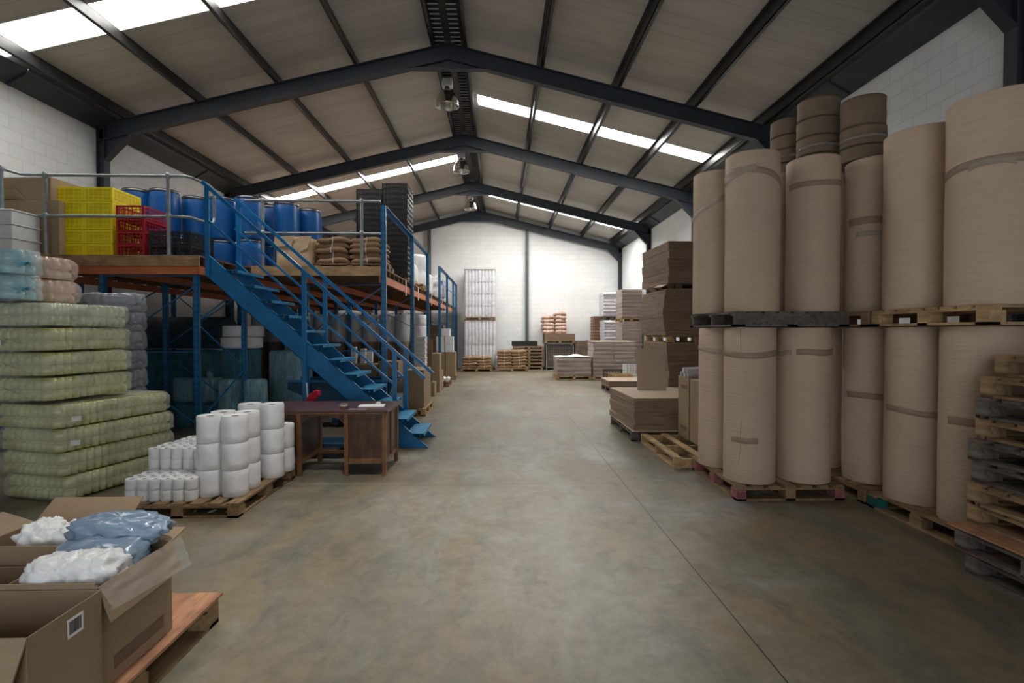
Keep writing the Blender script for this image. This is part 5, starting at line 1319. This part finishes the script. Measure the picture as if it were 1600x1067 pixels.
bale(.62, .9, .98, 'bale_pale', 'pale bluish wrapped load, upper one beside the far corner', (4.27, 20.9, 2.28), 7); bale(.62, .9, 1.95, 'bale_pale', 'pale wrapped load, lower one beside the far corner', (4.30, 20.9, .146), 8)
tag(place(mk_far_pallet(.66, .95, 'pallet_dark')(), (4.27, 20.88, 2.125)), 'thin dark pallet between the two pale wrapped loads', 'pallet')
tag(place(mk_far_pallet(.66, .95, 'pallet_dark')(), (4.29, 20.88, 0)), 'floor pallet under the lower pale wrapped load', 'pallet')
bale(1.18, 1.05, .60, 'bale', 'low wrapped load with a white top sheet on a pale pallet', (1.98, 17.5, .146), 11)
m = MB(); vs = []; fs = []
for i in range(13):
    for j in range(9): vs.append((1.22*i/12, 1.1*j/8, .02*noise.noise(Vector((i*.5, j*.6, 2)))+.10*math.exp(-((i-7)**2/6+(j-3)**2/3))))
for i in range(12):
    for j in range(8): a = i*9+j; fs.append((a, a+1, a+10, a+9))
o = m.add(vs, fs, True).build('cover_sheet', 'white'); tag(o, 'white sheet rucked up on the low wrapped load', 'sheet'); so = o.modifiers.new('t', 'SOLIDIFY'); so.thickness = .003; place(o, (1.96, 17.48, .775))
bale(1.45, 1.05, 1.12, 'bale', 'wide wrapped load with a brown top sheet beside the low one', (3.22, 17.5, .146), 12)
o = MB().hexa([(0, 0, 0), (1.5, 0, 0), (1.5, 1.1, .02), (0, 1.1, .02), (0, 0, .012), (1.5, 0, .012), (1.5, 1.1, .032), (0, 1.1, .032)]).build('cover_sheet', 'sheet'); tag(o, 'brown paper sheet covering the wide wrapped load', 'sheet'); place(o, (3.2, 17.48, 1.285))
tag(place(mk_far_pallet(1.22, 1.1, 'pallet_light')(), (1.96, 17.48, 0)), 'pale pallet under the low wrapped load', 'pallet'); tag(place(mk_far_pallet(1.48, 1.1, 'pallet_light')(), (3.2, 17.48, 0)), 'pale pallet under the wide wrapped load', 'pallet')
# small things beyond the flat cartons on the roll side
gx_ = root("white_basket", 'white open grid basket standing beyond the flat carton stacks', 'basket', (3.9, 15.6, 0))
def grid(z):
    m = MB(); W, L, h = .55, .45, .30
    for k in range(7): m.box(W*k/6-.008, W*k/6+.008, 0, .012, z, z+h); m.box(W*k/6-.008, W*k/6+.008, L-.012, L, z, z+h)
    for k in range(5): m.box(0, W, 0, .012, z+h*k/4-.007, z+h*k/4+.007); m.box(0, .012, 0, L, z+h*k/4-.007, z+h*k/4+.007); m.box(0, W, L-.012, L, z+h*k/4-.007, z+h*k/4+.007)
    for k in range(6): m.box(0, .012, L*k/5-.008, L*k/5+.008, z, z+h)
    return m
grid(.0).build('basket', 'whitebox', gx_); grid(.32).build('upper_basket', 'whitebox', gx_); 
for (x, y, w_, h, lb) in ((3.42, 16.2, .62, .42, 'dark open crate on the floor beyond the flat cartons'), ):
    o = mk_crate(w_, .6, h, 'blackcrate', None, 6, 3, 'dark_crate')(); tag(o, lb, 'crate'); place(o, (x, y, 0))
bx_ = open_carton('open_carton', 'small open pale wooden box beyond the low thin carton stack', .62, .45, .26, [('w', 1.2, .15)], 'pallet_light', .012); place(bx_, (3.30, 14.9, .13), 0)
tag(place(mk_far_pallet(.9, .6, 'pallet')(), (3.2, 14.85, 0), scale=(1, 1, .88)), 'pallet under the small open wooden box', 'pallet')
DOOR_W, SPOT_W, EXPO = 115., 850., .2
# ------------------------------------------------------------------ light, camera
def area(name, loc, rot, sx, sy, e, col=(1, 1, 1)):
    l = bpy.data.lights.new(name, 'AREA'); l.shape = 'RECTANGLE'; l.size = sx; l.size_y = sy; l.energy = e; l.color = col
    o = bpy.data.objects.new(name, l); COL.objects.link(o); o.location = loc; o.rotation_euler = rot; return o
area('added_door_light', (-.5, YF-.25, 1.8), (PI/2, 0, 0), 5.2, 3.5, DOOR_W, (.93, .97, 1.))  # unseen source added behind the camera to light the floor and rolls
sp = bpy.data.lights.new('added_floor_spot', 'SPOT'); sp.energy = SPOT_W; sp.spot_size = D(56); sp.spot_blend = 1.; sp.shadow_soft_size = .2; sp.color = (1, .97, .92)  # unseen spot added to brighten the middle of the floor
so = bpy.data.objects.new('added_floor_spot', sp); COL.objects.link(so); so.location = (-.75, 3.6, 6.32); so.rotation_euler = (D(4), 0, 0)
w = bpy.data.worlds.new('overcast'); SC.world = w; w.use_nodes = True
w.node_tree.nodes['Background'].inputs[0].default_value = (.75, .85, 1, 1); w.node_tree.nodes['Background'].inputs[1].default_value = .6
cam = bpy.data.cameras.new('camera'); co = bpy.data.objects.new('camera', cam); COL.objects.link(co)
cam.sensor_width = 36; cam.lens = 18.0; cam.clip_start = .05; cam.clip_end = 100
yaw = math.atan(20/800); pit = math.atan(15.5/800)
co.location = (0, 0, 1.65); co.rotation_euler = (PI/2-pit, 0, -yaw)
SC.camera = co
vs = SC.view_settings; SC.display_settings.display_device = 'sRGB'
vs.view_transform = 'Standard'; vs.look = 'None'; vs.gamma = 1; vs.use_curve_mapping = False; vs.exposure = EXPO
